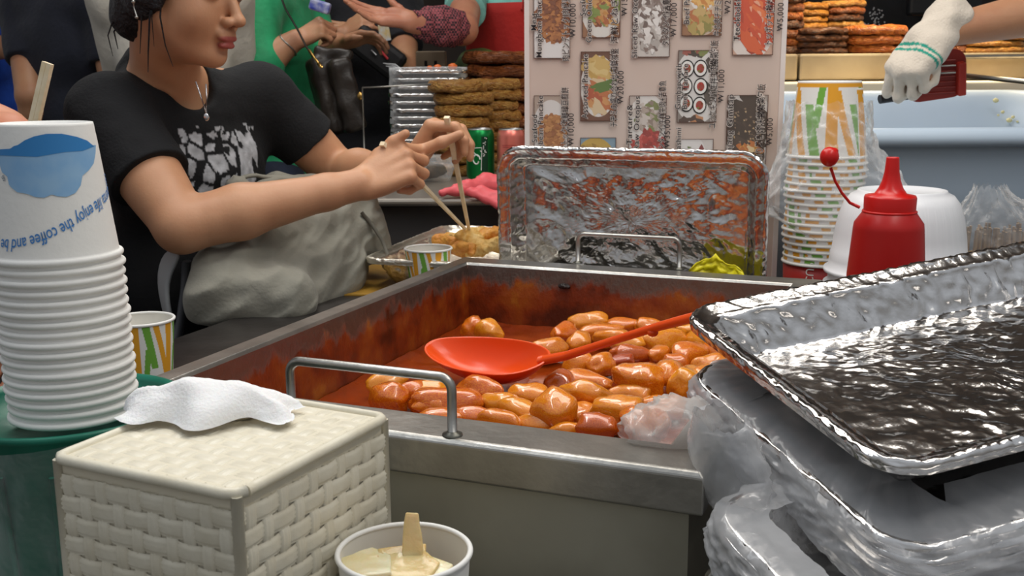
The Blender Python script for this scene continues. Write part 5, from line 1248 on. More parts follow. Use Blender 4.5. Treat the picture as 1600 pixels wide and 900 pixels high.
bystander('person in an off-white shirt standing behind the woman eating', (-.852, 2.80), math.radians(100), 1.66, cloth('off_white_cotton', '#d8d2c6', '#c9c2b5'), DARKP,
   {s: (Wb @ Vector((.15, s * .13, 1.06)), Wb @ Vector((.33, s * .04, 1.08)), Wb.to_3x3() @ Vector((.4, -s, .1)), Wb.to_3x3() @ Vector((1, .3 * s, .3)), RELAX, TH_R) for s in (1, -1)}, girth=.80, sleeve=.62, hem=.50)
gp = bystander('person in a green shirt and jeans with a shoulder bag', (-.66, 3.20), math.radians(-10), 1.66, cloth('green_shirt', '#24a56c', '#1b8a58', .7), JEANS,
   {-1: (aty(408, 100, 2.95), aty(462, 62, 2.97), (.85, .05, .42), (-.3, -.7, .6), [(62, 80, 50)] * 4, TH_F), 1: (aty(505, 85, 3.22), aty(530, 66, 3.12), (.9, -.2, .2), (0, .3, 1), RELAX, TH_R)}, res=.005, sleeve=1.0)
g = MB(); e, w = aty(408, 100, 2.95), aty(462, 62, 2.97); dd = (w - e).normalized(); R_ = frame(dd, (0, 0, 1)); c_ = e.lerp(w, .08)
g.tube([c_ + dd * s for s in (-.012, -.006, .012, .022)], [.050, .056, .057, .050], 20); g.v = [tuple(Vector(q) + mnoise.noise_vector(Vector(q) * 60) * .006) for q in g.v]; obj('rolled_cuff', g, bpy.data.materials['green_shirt'], gp, world=True)
g = MB(); c_ = e.lerp(w, .78); R_ = frame(dd, (0, 0, 1)); g.tube([c_ + R_ @ Vector((.004 * math.sin(a * 2), .033 * math.cos(a), .033 * math.sin(a))) for a in [2 * math.pi * k / 30 for k in range(31)]], .0022, 6); solo('bracelet', g, STEEL, 'thin silver bracelet on the wrist of the person in green', 'bracelet')
g = MB(); g.box(aty(500, 10, 2.95), (.055, .03, .030), Matrix.Rotation(.3, 4, 'Y')); solo('blue_packet', g, mat('blue_white_packet', '#3f4fb5', .4, 0, .2, 40, '#d9dbe8', 30), 'blue and white packet held by the person in green', 'packet', bevel=.006)
# shoulder bag
BAGM = mat('dark_brown_leather', '#2a231d', .42, 0, .12, 90, '#221c18', 12); GOLD = mat('gold_hardware', '#c9a15a', .3, 1.)
bgt = thing('shoulder_bag', 'dark brown leather shoulder bag hanging from the person in green', 'bag', aty(525, 210, 2.92), group=None)
d_ = SDF(aty(525, 140, 2.92) - Vector((.12, .12, .16)), aty(525, 140, 2.92) + Vector((.12, .12, .16)), .004)
Rb = Matrix.Rotation(math.radians(-12), 3, 'Y') @ Matrix.Rotation(math.radians(20), 3, 'Z')
d_.rbox(aty(518, 148, 2.94), (.044, .050, .105), .018, Rb, .01); d_.rbox(aty(540, 150, 2.90), (.030, .046, .095), .016, Rb, .006)
d_.cap(aty(497, 80, 2.92), aty(545, 85, 2.90), .014, .012, .02); obj('bag_body', d_.mesh('bag_body', disp=lambda P: P + np.array([list(mnoise.noise_vector(Vector(q) * 22) * .006) for q in P])), BAGM, bgt, world=True)
g = MB(); g.tube([aty(430, -30, 2.94), aty(446, 14, 2.92), aty(466, 48, 2.89), aty(478, 72, 2.88), aty(488, 88, 2.87)], .011, 8, flat=.25); obj('strap', g, BAGM, bgt, world=True)
g = MB(); g.tube([aty(483, 78, 2.86), aty(490, 88, 2.85), aty(497, 98, 2.85)], .003, 8); g.tube([aty(497, 98, 2.85), aty(503, 106, 2.85)], .005, 8); obj('clasp', g, GOLD, bgt, world=True)
g = MB(); g.ellipsoid(aty(563, 150, 2.84), (.008, .005, .010)); obj('gold_stud', g, GOLD, bgt, world=True)
bp_ = bystander('person in black with a crossbody pouch beyond the wire rail', (-.52, 3.72), math.radians(-60), 1.70, cloth('black_jersey', '#15161b', '#1b1c24'), DARKP,
   {1: (aty(632, 112, 3.52), aty(575, 62, 3.42), (-.7, -.2, .3), (0, -.5, .8), RELAX, TH_R), -1: (aty(500, 90, 3.45), aty(532, 55, 3.36), (.8, -.1, .5), (-.2, -.6, .6), RELAX, TH_R)}, res=.006, sleeve=.62)
pch = thing('crossbody_pouch', 'black crossbody pouch with a red zip on the person in black', 'bag', aty(585, 80, 3.300))
Rp = Matrix.Rotation(math.radians(38), 4, 'Y')
g = MB(); g.box(aty(590, 82, 3.330), (.17, .05, .09), Rp); obj('pouch_body', g, mat('black_nylon', '#1c1b1e', .6), pch, world=True, bevel=.016)
g = MB(); g.tube([aty(575, 58, 3.295), aty(590, 74, 3.292), aty(606, 92, 3.295)], .004, 6); obj('red_zip', g, mat('red_zip', '#b0252c', .5), pch, world=True)
for a, b, nm in (((580, 78), (588, 86), 'white_tag'),): g = MB(); g.tube([aty(*a, 3.292), aty(*b, 3.292)], .006, 4, flat=.3); obj(nm, g, mat('white_tag', '#c9c9cc', .5), pch, world=True)
g = MB(); g.box(aty(598, 52, 3.280), (.022, .006, .05), Matrix.Rotation(-.15, 4, 'Y')); g.box(aty(606, 50, 3.280), (.012, .006, .05), Matrix.Rotation(-.15, 4, 'Y')); solo('yellow_card', g, mat('yellow_white_card', '#d8b22e', .4, 0, 0, 50, '#cfd6e2', 30), 'small yellow and white card held before the black pouch', 'card', bevel=.002)
# seller with red apron
AQUA = mat('aqua_striped', '#8fd0c6', .8, 0, .1, 60, '#7cc2ba', 40); APR = cloth('red_apron', '#b8231d', '#a81e1a')
hx = (-.95, -.1, .15)
sp = bystander('stall keeper in an aqua shirt and red apron handing something over', (.02, 3.55), math.radians(-120), 1.74, AQUA, DARKP,
   {-1: (aty(722, 46, 3.10), aty(640, 34, 2.98), hx, (-.1, .55, -.8), [(4, 10, 8), (8, 12, 8), (12, 14, 10), (14, 14, 10)], ((.020, .034, .004), (.018, .026, .004), (.014, .020, .002))), 1: None}, res=.005, sleeve=.55, skin=SKIN_RED)
e, w = aty(722, 46, 3.10), aty(640, 34, 2.98); g = MB(); n = 26; dd = (w - e)
g.tube([e.lerp(w, .06 + .9 * k / n) for k in range(n + 1)], [.046 + .010 * math.sin(math.pi * min(1, k / n * 1.2)) - .018 * (k / n) ** 3 for k in range(n + 1)], 26, caps=False)
g.v = [tuple(Vector(q) + mnoise.noise_vector(Vector(q) * 45) * .010) for q in g.v]
pm_ = mat('checked_sleeve', '#6b3138', .8); nt = pm_.node_tree; ck = nt.nodes.new('ShaderNodeTexChecker'); ck.inputs['Scale'].default_value = 160; ck.inputs[1].default_value = (*lin('#a2535a'), 1); ck.inputs[2].default_value = (*lin('#33262b'), 1)
tcn = nt.nodes.new('ShaderNodeTexCoord'); nt.links.new(tcn.outputs['Object'], ck.inputs[0]); nt.links.new(ck.outputs[0], nt.nodes['Principled BSDF'].inputs['Base Color'])
obj('sleeve_cover', g, pm_, sp, world=True)
B_ = Matrix.Translation((.02, 3.55, 0)) @ Matrix.Rotation(math.radians(-120), 4, 'Z')
g = MB(); P = []
for i in range(24):
    z = .62 + .735 * i / 23; row = []
    for j in range(25):
        y = (j / 24 - .5) * (.34 if z < 1.14 else .26); x = .112 * math.sqrt(max(.05, 1 - (y / .19) ** 2)) + .012 + .006 * mnoise.noise(Vector((y * 9, z * 5, 2))) + .012 * (z < 1.0)
        row.append(B_ @ Vector((x, y, z)))
    P.append(row)
g.grid(P); ap = obj('apron', g, APR, sp, world=True); ap.modifiers.new('t', 'SOLIDIFY').thickness = .003
for y in (-.085, .085): g = MB(); g.tube([B_ @ Vector((.118, y, 1.33)), B_ @ Vector((.095, y * 1.0, 1.40)), B_ @ Vector((.04, y * .9, 1.46)), B_ @ Vector((-.06, y * .6, 1.44))], .014, 8, flat=.2); obj('apron_strap', g, APR, sp, world=True)
e_ = aty(815, 46, 3.44); g = MB(); g.ellipsoid(e_, (.030, .006, .017)); obj('yellow_emblem', g, mat('yellow_emblem', '#d9a032', .6), sp, world=True)
g = MB()
for k, (u, v) in enumerate(((783, 63), (790, 65), (797, 62), (803, 66), (809, 62), (816, 66))): g.tube([aty(u, v, 3.435), aty(u + 3, v + 2, 3.435), aty(u + 4, v - 3, 3.435)], .0032, 6)
o_ = obj('white_print', g, mat('white_print', '#e9e4e0', .6), sp, world=True); o_['kind'] = 'stuff'
# cardboard box and green sack behind the foil stack
cb = aty(668, 96, 3.05); g = MB(); g.box((0, 0, 0), (.085, .06, .10)); o = solo('cardboard_box', g, mat('cardboard', '#8f7f6a', .8), 'grey brown cardboard box behind the wrapped foil stack', 'box', bevel=.003); o.location = (cb.x, 3.20, cb.z - .02)
for dx in (-.014, .014): g = MB(); g.box((dx, -.0305, .012), (.008, .003, .022)); obj('hand_hole', g, mat('hole_dark', '#1a1614', .9), o)
d_ = SDF((-.35, 3.2, .85), (.05, 3.6, 1.25), .007); d_.ell((-.16, 3.42, 1.02), (.13, .12, .15)); d_.ell((-.10, 3.38, 1.14), (.07, .06, .08)); d_.ell((-.24, 3.42, .95), (.08, .1, .09))
solo('green_sack', d_.mesh('green_sack', disp=lambda P: P + np.array([list(mnoise.noise_vector(Vector(q) * 16) * .022) for q in P])), mat('green_sack', '#3f4f3a', .6, 0, .3, 50, '#6c7a3f', 8), 'dull green sack behind the cardboard box', 'sack')
# person behind the griddle shelf
bs = bystander('person in black with a white dotted print behind the griddle shelf', (1.37, 4.25), math.radians(-95), 1.72, cloth('black_apron_cloth', '#17181b', '#1d1f24'), DARKP, {}, girth=1.25, sleeve=.62)
g = MB(); WD = mat('white_dots', '#b9bcc2', .6)
for k in range(150):
    x, z = rnd.uniform(-.055, .055), rnd.uniform(0, .105)
    if math.hypot(x, z - .082) < .026 or (z < .056 and abs(x) < .05 - .25 * max(0, z - .02)): p = aty(1368, 36, 4.08) + Vector((x, 0, z - .05)); g.ellipsoid(p, (.0032, .003, .0032), nu=4, nv=6)
o = obj('dotted_print', g, WD, bs, world=True); o['kind'] = 'stuff'
g = MB(); g.box(aty(1475, 2, 4.0), (.26, .05, .10)); solo('dark_machine', g, mat('dark_appliance', '#26282c', .3, .3), 'dark appliance behind the griddle shelf above the forearm', 'appliance', bevel=.01)

# vendor with the white glove, and the red scoop
wr = aty(1462, 52, 2.06); el = aty(1680, 8, 2.10)
vd = bystander('vendor reaching in from the right edge with a white cotton glove', (1.62, 2.42), math.radians(185), 1.66, cloth('dark_grey_shirt', '#2b2c30', '#25262a'), DARKP,
   {-1: (aty(1720, -10, 2.62), aty(1700, 150, 2.62), (-.2, 0, -1), (1, 0, 0), RELAX, TH_R), 1: (el, wr, (-.66, -.28, -.70), (-.62, -.55, .56), [(75, 90, 55)] * 4, TH_F)}, res=.006, sleeve=.6)
d_ = SDF(wr - Vector((.19, .15, .19)), wr + Vector((.12, .12, .12)), .003)
Hf = hand_frame(wr, (-.66, -.28, -.70), (-.62, -.55, .56)); d_.M = Hf
hand(d_, Hf, -1, [(62, 88, 55), (66, 88, 55), (70, 88, 55), (74, 88, 55)], TH_F, 1.12)
d_.M = Hf; d_.ell((.045, 0, -.004), (.058, .046, .027), k=.02); d_.cap((-.040, .0, .0), (.02, 0, 0), .036, .036, .02); d_.cap((-.042, 0, 0), (-.036, 0, 0), .041, .041, .006); d_.M = Matrix.Identity(4)
me = d_.mesh('cotton_glove', disp=lambda P: P + np.array([list(mnoise.noise_vector(Vector(q) * 32) * .005) for q in P]))
inv = Hf.inverted(); ca = me.color_attributes.new('col', 'FLOAT_COLOR', 'POINT')
for v in me.vertices:
    q = inv @ v.co; x = q.x + .10 * q.y * 0
    on = (.050 < x < .0555 or .0605 < x < .066) and q.z > -.02 and True
    ca.data[v.index].color = (*lin('#1f9a84' if on else '#e2d6c6'), 1)
obj('cotton_glove', me, mat('white_cotton_knit', '#e6dccd', .9, 0, .25, 260, attr='col', sheen=.2), vd, world=True)
SCP = mat('dark_red_plastic', '#7d1f18', .35, 0, .05, 30, '#8c2a20', 10)
so = aty(1462, 118, 2.16); sc2 = thing('red_scoop', 'dark red plastic scoop held in the white gloved hand', 'scoop', so)
Rs_ = Matrix.Rotation(math.radians(-8), 4, 'Y') @ Matrix.Rotation(math.radians(10), 4, 'X')
g = MB(); pr = rrect(.118, .096, .028, 60); g.prism([(p[0], p[1]) for p in pr], -.003, .003); me = g.mesh('blade'); me.transform(Matrix.Translation(so) @ Rs_ @ Matrix.Rotation(math.radians(90), 4, 'X')); obj('blade', me, SCP, sc2, world=True, bevel=.001)
for k in range(7):
    g = MB(); a = so + Rs_ @ Vector((-.05, -.005, .034 - .0105 * k)); b = so + Rs_ @ Vector((.036, -.005, .026 - .0105 * k)); g.tube([a, b], .0016, 6); obj('rib', g, SCP, sc2, world=True)
g = MB(); g.box(so + Rs_ @ Vector((.047, -.008, -.012)), (.016, .016, .066), Rs_); obj('edge_block', g, mat('red_edge_plastic', '#a52f24', .35), sc2, world=True, bevel=.003)
for z in (.026, .012): g = MB(); g.tube([so + Rs_ @ Vector((-.045, -.012, z)), so + Rs_ @ Vector((.034, -.012, z - .009))], .0017, 6); obj('wire', g, STEEL, sc2, world=True)
g = MB(); g.tube([so + Rs_ @ Vector((-.055, -.004, -.030)), so + Rs_ @ Vector((-.115, -.012, -.028))], .009, 10); obj('grip', g, mat('black_grip', '#1d1a1a', .5), sc2, world=True)
# ------------------------------------------------------------------ the woman eating
wm_ = thing('person', 'woman in a black T-shirt with white print eating with chopsticks', 'person', (-.60, 1.90, 0))
ShR, ElR, WrR = aty(168, 178, 1.71), aty(284, 352, 1.60), aty(563, 288, 1.70)
ShL, ElL, WrL = aty(408, 150, 1.95), aty(528, 268, 2.00), aty(634, 262, 1.84)
HO = aty(288, -20, 1.70); ya, pi_ = math.radians(-20), math.radians(11)
fx = Vector((math.cos(ya) * math.cos(pi_), math.sin(ya) * math.cos(pi_), -math.sin(pi_))); uz = Vector((math.cos(ya) * math.sin(pi_), math.sin(ya) * math.sin(pi_), math.cos(pi_)))
Hw = Matrix.Translation(HO) @ frame(fx, uz).to_4x4()
NB_ = (ShR + ShL) / 2 + Vector((-.035, -.01, .025)); CF = Vector((.80, -.58, 0)).normalized(); SD = Vector((-CF.y, CF.x, 0)); Rw = frame(CF, (0, 0, 1))
HIP = Vector((-.63, 1.90, .60))
SKW = mat('fair_skin', '#c89673', .48, 0, .05, 260, '#bd8967', 14, sss=.12)
b = SDF((-.88, 1.42, .50), (-.06, 2.18, 1.42), .0028)
head(b, Hw)
b.cap(Hw @ Vector((-.03, 0, -.05)), NB_ + Vector((0, 0, .0)), .052, .056, .03); b.cap(NB_, ShR.lerp(NB_, .25), .045, .042, .03); b.cap(NB_, ShL.lerp(NB_, .25), .045, .042, .03)
chest = (ShR + ShL) / 2 + Vector((-.02, .02, -.10)); belly = chest.lerp(HIP, .5)
b.ell(chest, (.085, .135, .12), Rw, .03); b.ell(belly, (.085, .12, .14), Rw, .03); b.ell(HIP, (.10, .15, .09), Rw, .03)
def limb(S_, sh, el, wr, k=1.):
    S_.cap(sh, el, .046 * k, .041 * k, .02); S_.ell(sh.lerp(el, .45), (.13, .047 * k, .047 * k), frame(el - sh, (0, 0, 1)), .02)
    S_.cap(el, el.lerp(wr, .32), .0395 * k, .0405 * k, .012); S_.cap(el.lerp(wr, .32), el.lerp(wr, .8), .0405 * k, .027 * k, .014); S_.cap(el.lerp(wr, .8), wr, .027 * k, .0245 * k, .012)
limb(b, ShR, ElR, WrR, 1.02); limb(b, ShL, ElL, WrL, .92)
HR = hand_frame(WrR, (.83, .22, .40), (-.24, -.84, .48)); HLf = hand_frame(WrL, (.58, -.02, .80), (-.78, .22, .60))
tR = hand(b, HR, 1, [(52, 88, 52), (58, 92, 55), (64, 92, 55), (70, 92, 55)], ((.036, .016, .004), (.030, .004, .010), (.024, -.002, .008)), .98)
tL = hand(b, HLf, -1, [(58, 52, 34), (64, 50, 30), (68, 70, 40), (72, 80, 50)], ((.030, .034, -.010), (.034, .004, -.022), (.028, -.006, -.016)), 1.0)
print('tips', [tuple(round(x, 3) for x in t) for t in tR + tL])
me = b.mesh('body'); ca = me.color_attributes.new('lip', 'FLOAT_COLOR', 'POINT'); inv = Hw.inverted()
n_ = len(me.vertices); co = np.empty(n_ * 3); me.vertices.foreach_get('co', co); co = co.reshape(-1, 3); A = np.array(inv); q = co @ A[:3, :3].T + A[:3, 3]
dl = np.minimum(np.sqrt(((q[:, 0] - .088) / .014) ** 2 + (q[:, 1] / .0215) ** 2 + ((q[:, 2] + .0625) / .0058) ** 2), np.sqrt(((q[:, 0] - .087) / .014) ** 2 + (q[:, 1] / .019) ** 2 + ((q[:, 2] + .0730) / .0068) ** 2))
lipw = np.clip((1.12 - dl) / .25, 0, 1); col = np.zeros((n_, 4), np.float32); col[:, 0] = lipw; col[:, 3] = 1
brow = np.clip(1.2 - np.sqrt(((q[:, 0] - .075) / .03) ** 2 + ((np.abs(q[:, 1]) - .030) / .019) ** 2 + ((q[:, 2] - .026) / .0035) ** 2), 0, 1); lash = np.clip(1.3 - np.sqrt(((q[:, 0] - .078) / .03) ** 2 + ((np.abs(q[:, 1]) - .031) / .0145) ** 2 + ((q[:, 2] + .0055) / .0018) ** 2), 0, 1)
col[:, 1] = np.maximum(brow, lash); ca.data.foreach_set('color', col.ravel())
nt = SKW.node_tree; bs_ = nt.nodes['Principled BSDF']; at = nt.nodes.new('ShaderNodeAttribute'); at.attribute_name = 'lip'; sp_ = nt.nodes.new('ShaderNodeSeparateColor'); nt.links.new(at.outputs['Color'], sp_.inputs[0])
src = bs_.inputs['Base Color'].links[0].from_socket; m1 = nt.nodes.new('ShaderNodeMix'); m1.data_type = 'RGBA'; m1.inputs[7].default_value = (*lin('#a5524b'), 1); nt.links.new(sp_.outputs[0], m1.inputs[0]); nt.links.new(src, m1.inputs[6])
m2 = nt.nodes.new('ShaderNodeMix'); m2.data_type = 'RGBA'; m2.inputs[7].default_value = (*lin('#2a2222'), 1); nt.links.new(sp_.outputs[1], m2.inputs[0]); nt.links.new(m1.outputs[2], m2.inputs[6]); nt.links.new(m2.outputs[2], bs_.inputs['Base Color'])
obj('body', me, SKW, wm_, world=True)
# T-shirt
c = SDF((-.90, 1.46, .55), (-.22, 2.18, 1.26), .0032)
for sh, el, k in ((ShR, ElR, 1.), (ShL, ElL, .9)): c.cap(sh, sh.lerp(el, .66), .062 * k, .063 * k, .03)
for sh, el, fr in ((ShR, ElR, .60), (ShL, ElL, .62)):
    dd = (el - sh).normalized(); e = sh.lerp(el, fr); c.rbox(e + dd * .08, (.08, .10, .10), .002, frame(dd, (0, 0, 1)), .002, 'sub')
c.ell(chest, (.105, .155, .13), Rw, .04); c.ell(belly, (.105, .142, .16), Rw, .04); c.ell(HIP + Vector((0, 0, .02)), (.118, .165, .10), Rw, .04)
c.cap(ShR.lerp(ShL, .04), ShR.lerp(ShL, .96), .052, .052, .035); c.cap(NB_ + Vector((-.01, .01, .012)), NB_ + Vector((-.01, .01, -.04)), .072, .09, .04)
c.cap(Hw @ Vector((-.028, 0, -.05)), NB_ + Vector((.004, 0, .0)), .056, .0615, .004, 'sub'); c.cap(NB_ + CF * .03 + Vector((0, 0, .05)), NB_ + CF * .058 + Vector((0, 0, .006)), .05, .043, .012, 'sub')
def folds(P):
    out = P.copy()
    for i, p in enumerate(P):
        v = Vector(p); w = (v - chest); s_ = w.dot(SD); z = w.z
        f = .0045 * mnoise.noise(Vector((s_ * 9 + z * 16, z * 7 - s_ * 12, 2))) + .0025 * mnoise.noise(v * 38)
        n = Vector((w.x, w.y, w.z * .3)).normalized(); out[i] = v + n * f
    return out
me = c.mesh('t_shirt', disp=folds); ca = me.color_attributes.new('col', 'FLOAT_COLOR', 'POINT')
bk, wh = np.array(lin('#101114')), np.array(lin('#c9ccd2')); n_ = len(me.vertices); cols = np.ones((n_, 4), np.float32)
def to_local(v): w = Vector(v) - chest; return w.dot(SD), w.dot(CF), w.z
PC0 = to_local(aty(390, 252, 1.76)); PS, PZc = PC0[0], PC0[2]
for v in me.vertices:
    s_, d_, z = to_local(v.co); cc_ = bk
    if d_ > .03:
        a, h = (s_ - PS) / .082, (z - PZc) / .056
        if abs(a) < 1 and abs(h) < 1:
            cell = mnoise.voronoi(Vector((s_ * 38, z * 32 + s_ * 9, 1)))[0]; edge = cell[1] - cell[0]
            big = a > .25 and abs(h + .2 - .8 * (a - .6)) < .8
            on = (edge > .15 and mnoise.noise(Vector((s_ * 55, z * 55, 7))) > -.45 + .5 * max(0, h - .2)) if not big else (mnoise.noise(Vector((s_ * 60 + z * 30, z * 24, 3))) > -.25 and abs(a - .30) > .06)
            if on: cc_ = wh * (.75 + .35 * mnoise.noise(Vector((s_ * 90, z * 90, 1))))
        elif abs(a + .1) < .5 and -1.22 < h < -1.12: cc_ = wh * .6
    cols[v.index, :3] = cc_
ca.data.foreach_set('color', cols.ravel())
obj('t_shirt', me, mat('black_tshirt', '#16171a', .88, 0, .2, 220, attr='col'), wm_, world=True)
# collar rib, hair, necklaces
nk = (NB_ - (Hw @ Vector((-.03, 0, -.05)))).normalized(); Rn = frame(CF, -nk + CF * .5)
g = MB(); cN = NB_ + CF * .016 + Vector((0, 0, .018)); g.tube([cN + Rn @ Vector((.060 * math.cos(a), .063 * math.sin(a), 0)) for a in [2 * math.pi * k / 60 for k in range(61)]], .0042, 8, flat=1.); 
h = SDF(HO - Vector((.19, .19, .19)), HO + Vector((.17, .17, .19)), .003); h.M = Hw
h.ell((-.020, 0, .042), (.106, .086, .092)); h.ell((-.052, 0, -.022), (.056, .070, .070), k=.03); h.ell((-.075, -.01, -.06), (.032, .045, .034), k=.02); h.ell((.05, 0, .085), (.055, .07, .035), k=.02)
h.ell((.088, 0, -.052), (.085, .080, .092), k=.012, op='sub'); h.ell((.03, -.075, -.075), (.052, .05, .075), k=.012, op='sub'); h.ell((.03, .075, -.075), (.052, .05, .075), k=.012, op='sub')
h.ell((-.022, -.066, -.004), (.037, .019, .052), k=.012); h.ell((-.022, .066, -.004), (.037, .019, .052), k=.012)
h.cap((.012, -.074, .03), (-.006, -.0745, -.022), .018, .011, .012); h.cap((.030, -.070, .03), (.012, -.0735, -.030), .010, .005, .01); h.cap((.05, -.066, .05), (.024, -.073, .018), .012, .010, .01)
h.M = Matrix.Identity(4)
ho = obj('hair', h.mesh('hair', disp=lambda P: P + np.array([list(Vector((0, 0, 1)) * (.0022 * mnoise.noise(Vector((q[0] * 120, q[1] * 120, q[2] * 20)))) + mnoise.noise_vector(Vector(q) * 50) * .0018) for q in P])), HAIR, wm_, world=True)
def strand(pts, r):
    g = MB(); P = [Hw @ Vector(p) for p in pts]; Q = []
    for i in range(len(P) - 1): Q += [P[i].lerp(P[i + 1], k / 4) for k in range(4)]
    Q.append(P[-1]); g.tube(Q, [r * (1 - .75 * i / (len(Q) - 1)) for i in range(len(Q))], 6); obj('hair_strand', g, HAIR, ho, world=True)
strand([(.004, -.074, .0), (.0, -.0745, -.05), (-.004, -.066, -.10), (-.006, -.060, -.13)], .0022); strand([(.016, -.074, .0), (.017, -.073, -.045), (.022, -.062, -.085), (.030, -.05, -.115)], .0018)
strand([(-.01, -.075, .0), (-.014, -.075, -.05), (-.02, -.064, -.105)], .0020); strand([(.0, -.0745, .0), (.004, -.0745, -.05), (.004, -.064, -.09)], .0014)
strand([(-.085, -.03, -.06), (-.098, -.03, -.085), (-.088, -.03, -.11)], .0022); strand([(-.08, -.05, -.05), (-.088, -.055, -.09), (-.08, -.05, -.12)], .0016)
g = MB(); e = Hw @ Vector((-.020, -.088, -.030)); g.tube([e, e + Vector((0, 0, -.008)), e + Vector((.003, 0, -.02))], .0012, 6); g.ellipsoid(e + Vector((.003, 0, -.022)), (.0028,) * 3); g.ellipsoid(e, (.003,) * 3); obj('earring', g, STEEL, wm_, world=True)
def neck_ring(cz, r, off, tilt): return [NB_ + CF * off + Vector((0, 0, cz)) + Rn @ Vector((r * math.cos(a), r * math.sin(a), tilt * math.cos(a))) for a in [2 * math.pi * k / 60 for k in range(61)]]
g = MB(); g.tube(neck_ring(.052, .0655, .004, -.006), .0022, 8); obj('black_cord_choker', g, HAIR, wm_, world=True)
pN = aty(322, 178, 1.665); g = MB(); a0, a1 = aty(306, 128, 1.70), aty(322, 132, 1.705)
for a in (a0, a1): g.tube([a, a.lerp(pN, .5) + Vector((.002, -.004, 0)), pN], .0011, 6)
g.ellipsoid(pN + Vector((0, 0, -.005)), (.0045, .002, .006)); obj('silver_necklace', g, mat('silver', '#d8d8da', .2, 1.), wm_, world=True)
# trousers on the stool
lo = Vector((-.85, 1.50, .0)); tr_ = SDF(lo, (-.20, 2.15, .72), .006)
KR, KL = Vector((-.42, 1.70, .60)), Vector((-.34, 1.98, .60))
for s, kn in ((-1, KR), (1, KL)):
    hp = HIP + SD * (s * .085) + Vector((0, 0, -.02)); ft_ = Vector((kn.x - .06, kn.y + .03, .07)); tr_.cap(hp, kn, .082, .064, .03); tr_.cap(kn, ft_, .060, .045, .02); 
tr_.ell(HIP + Vector((0, 0, -.02)), (.12, .17, .10), Rw, .03)
obj('trousers', tr_.mesh('trousers'), DARKP, wm_, world=True)
for kn in (KR, KL):
    s_ = SDF((kn.x - .2, kn.y - .15, -.01), (kn.x + .2, kn.y + .2, .16), .006); f0 = Vector((kn.x - .06, kn.y + .03, .045)); s_.cap(f0, f0 + CF * .15 + Vector((0, 0, -.012)), .042, .032, .02); s_.half((0, 0, .003), (0, 0, -1)); obj('shoe', s_.mesh('shoe'), mat('white_shoe', '#cfcdc8', .6), wm_, world=True)
# chopsticks, one in each hand
def stick(a, b, label):
    g = MB(); d = (b - a).normalized(); R_ = frame(d, (0, 0, 1)); n = 8; P = []
    for k in range(n + 1):
        r = .0046 - .0021 * k / n; P.append([a.lerp(b, k / n) + R_ @ Vector((0, r * x, r * y)) for x, y in ((-1, -.8), (1, -.8), (1, .8), (-1, .8))])
    g.grid(P, closed_v=True, smooth=False); g.add(P[0], [(3, 2, 1, 0)], smooth=False); g.add(P[-1], [(0, 1, 2, 3)], smooth=False)
    solo('chopstick', g, WOOD, label, 'chopstick', 'chopsticks in the hands of the woman')
stick(aty(597, 224, 1.722), aty(727, 358, 1.90), 'wooden chopstick slanting down from the near fist of the woman'); stick(aty(698, 183, 1.79), aty(733, 360, 1.91), 'wooden chopstick held upright in the far hand of the woman')
# stool and chair beside her
st = thing('stool', 'dark stool under the woman in black', 'stool', (HIP.x, HIP.y, 0))
g = MB(); g.lathe([(0, .47), (.16, .47), (.165, .475), (.165, .495), (.16, .50), (0, .50)], 32); obj('seat', g, DARKP, st)
for k in range(4):
    a = math.pi / 4 + k * math.pi / 2; g = MB(); g.tube([(.12 * math.cos(a), .12 * math.sin(a), .47), (.17 * math.cos(a), .17 * math.sin(a), 0)], .012, 8); obj('leg', g, STEEL_DARK, st)
chm = mat('grey_chair_plastic', '#a3a5a6', .5); chr_ = thing('folding_chair', 'grey white plastic chair back beside the woman in black', 'chair', (*aty(255, 455, 1.66).xy, 0))
g = MB(); p1 = [aty(262, 388, 1.66), aty(249, 402, 1.66), aty(243, 428, 1.66), aty(245, 458, 1.66), aty(254, 490, 1.66), aty(264, 530, 1.66)]; 
p2 = [aty(278, 396, 1.63), aty(272, 412, 1.63), aty(262, 430, 1.63), aty(257, 458, 1.63), aty(262, 492, 1.63), aty(270, 530, 1.63)]
g.grid([[a.lerp(b, k / 4) for k in range(5)] for a, b in zip(p1, p2)]); o = obj('backrest', g, chm, chr_, world=True); o.modifiers.new('t', 'SOLIDIFY').thickness = .008; sb_ = o.modifiers.new('s', 'SUBSURF'); sb_.levels = sb_.render_levels = 1
g = MB(); g.tube([aty(292, 408, 1.64), aty(290, 450, 1.64), aty(283, 500, 1.64), aty(272, 545, 1.64)], .012, 10, flat=.6); obj('back_post', g, mat('dark_grey_post', '#55565a', .5), chr_, world=True)
q_ = aty(262, 530, 1.66); g = MB(); g.tube([q_, Vector((q_.x - .02, q_.y, .40)), Vector((q_.x + .05, q_.y, .0))], .013, 8); obj('leg', g, STEEL_DARK, chr_, world=True)
q_ = aty(271, 540, 1.64); g = MB(); g.tube([q_, Vector((q_.x, q_.y + .02, .40)), Vector((q_.x - .16, q_.y + .1, .0))], .013, 8); obj('leg', g, STEEL_DARK, chr_, world=True)
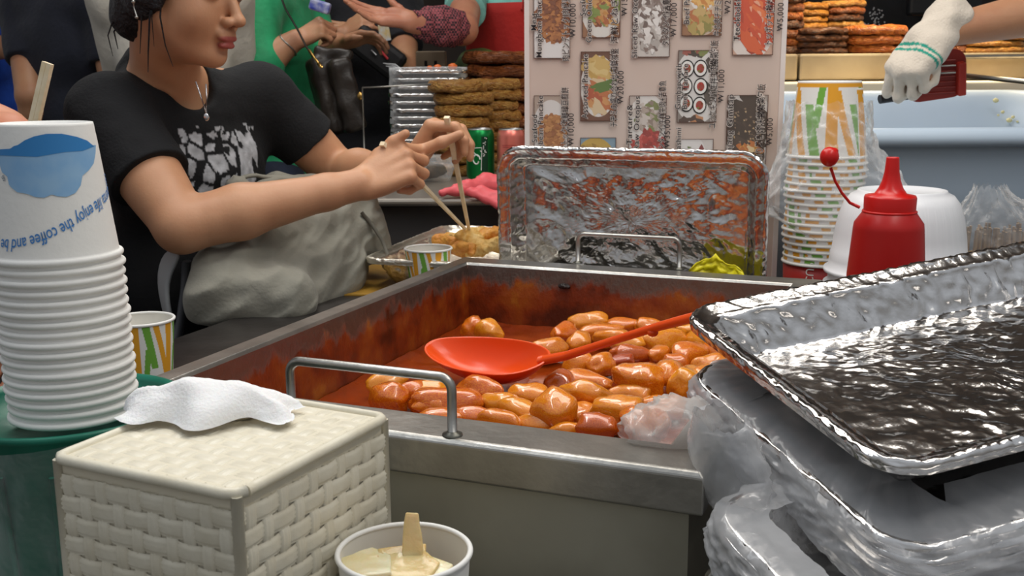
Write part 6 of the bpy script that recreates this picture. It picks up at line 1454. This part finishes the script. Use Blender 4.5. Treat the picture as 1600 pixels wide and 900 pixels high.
# canvas bag on her lap
bag = thing('canvas_bag', 'grey beige canvas bag bundled on the lap of the woman', 'bag', aty(450, 480, 1.66))
lo_, hi_ = Vector((-.62, 1.45, .66)), Vector((-.10, 2.02, 1.06)); d_ = SDF(lo_, hi_, .0035)
def bc_(u, v, y, r): return aty(u, v, y), r
for (u0, v0, y0, r0, u1, v1, y1, r1) in ((350, 425, 1.66, .050, 520, 420, 1.80, .060), (345, 470, 1.60, .040, 450, 470, 1.62, .045), (400, 380, 1.74, .055, 560, 360, 1.88, .045), (480, 330, 1.86, .05, 570, 380, 1.88, .030), (330, 420, 1.62, .022, 320, 470, 1.60, .030), (560, 340, 1.90, .025, 592, 390, 1.88, .018),
    (380, 400, 1.72, .06, 540, 330, 1.92, .055), (440, 310, 1.90, .045, 540, 320, 1.92, .05), (420, 470, 1.64, .05, 520, 445, 1.76, .035)):
    d_.cap(aty(u0, v0, y0), aty(u1, v1, y1), r0, r1, .03)
def bagfold(P):
    out = P.copy()
    for i, p in enumerate(P):
        x, y, z = p; w = x * .9 + y * .5
        f = .013 * mnoise.noise(Vector((w * 6 + z * 8, z * 26 - w * 14, 4))) + .010 * crinkle(Vector((w * 7, z * 17 - w * 9, y * 5))) + .003 * mnoise.noise(Vector((x * 40, y * 40, z * 40)))
        out[i] = (x + f * .3, y - f * .8, z + f * .7)
    return out
CANV = mat('grey_canvas', '#918e82', .85, 0, .15, 160, '#838176', 10, sheen=.1)
obj('bag_body', d_.mesh('bag_body', disp=bagfold), CANV, bag, world=True)
g = MB(); g.tube([aty(565, 332, 1.845), aty(582, 352, 1.840), aty(597, 375, 1.835), aty(606, 398, 1.83)], .0035, 8); obj('piping', g, mat('dark_piping', '#6a675d', .7), bag, world=True)
for pth, r in (([(405, 290, 1.80), (430, 279, 1.83), (470, 282, 1.86), (510, 296, 1.88), (540, 312, 1.88)], .011), ([(402, 300, 1.79), (440, 288, 1.82), (480, 295, 1.84), (520, 318, 1.85)], .009), ([(355, 283, 1.78), (400, 274, 1.81), (440, 276, 1.84)], .006)):
    g = MB(); P = [aty(*q) for q in pth]; Q = []
    for i in range(len(P) - 1): Q += [P[i].lerp(P[i + 1], k / 5) for k in range(5)]
    Q.append(P[-1]); g.tube([v + mnoise.noise_vector(v * 30) * .004 for v in Q], r, 10, flat=.6); obj('strap', g, CANV, bag, world=True)
g = MB(); kx = aty(371, 292, 1.755); g.ellipsoid(kx, (.020, .018, .018), fn=lambda w: w * (1 + .25 * mnoise.noise(w * 120))); obj('drawstring_knot', g, CANV, bag, world=True)
g = MB(); g.tube([kx + Vector((0, -.019, 0)) + Vector((.0045 * math.cos(a), 0, .0045 * math.sin(a))) for a in [2 * math.pi * k / 16 for k in range(17)]], .0015, 6); obj('eyelet', g, mat('dark_eyelet', '#4a4238', .4, .6), bag, world=True)
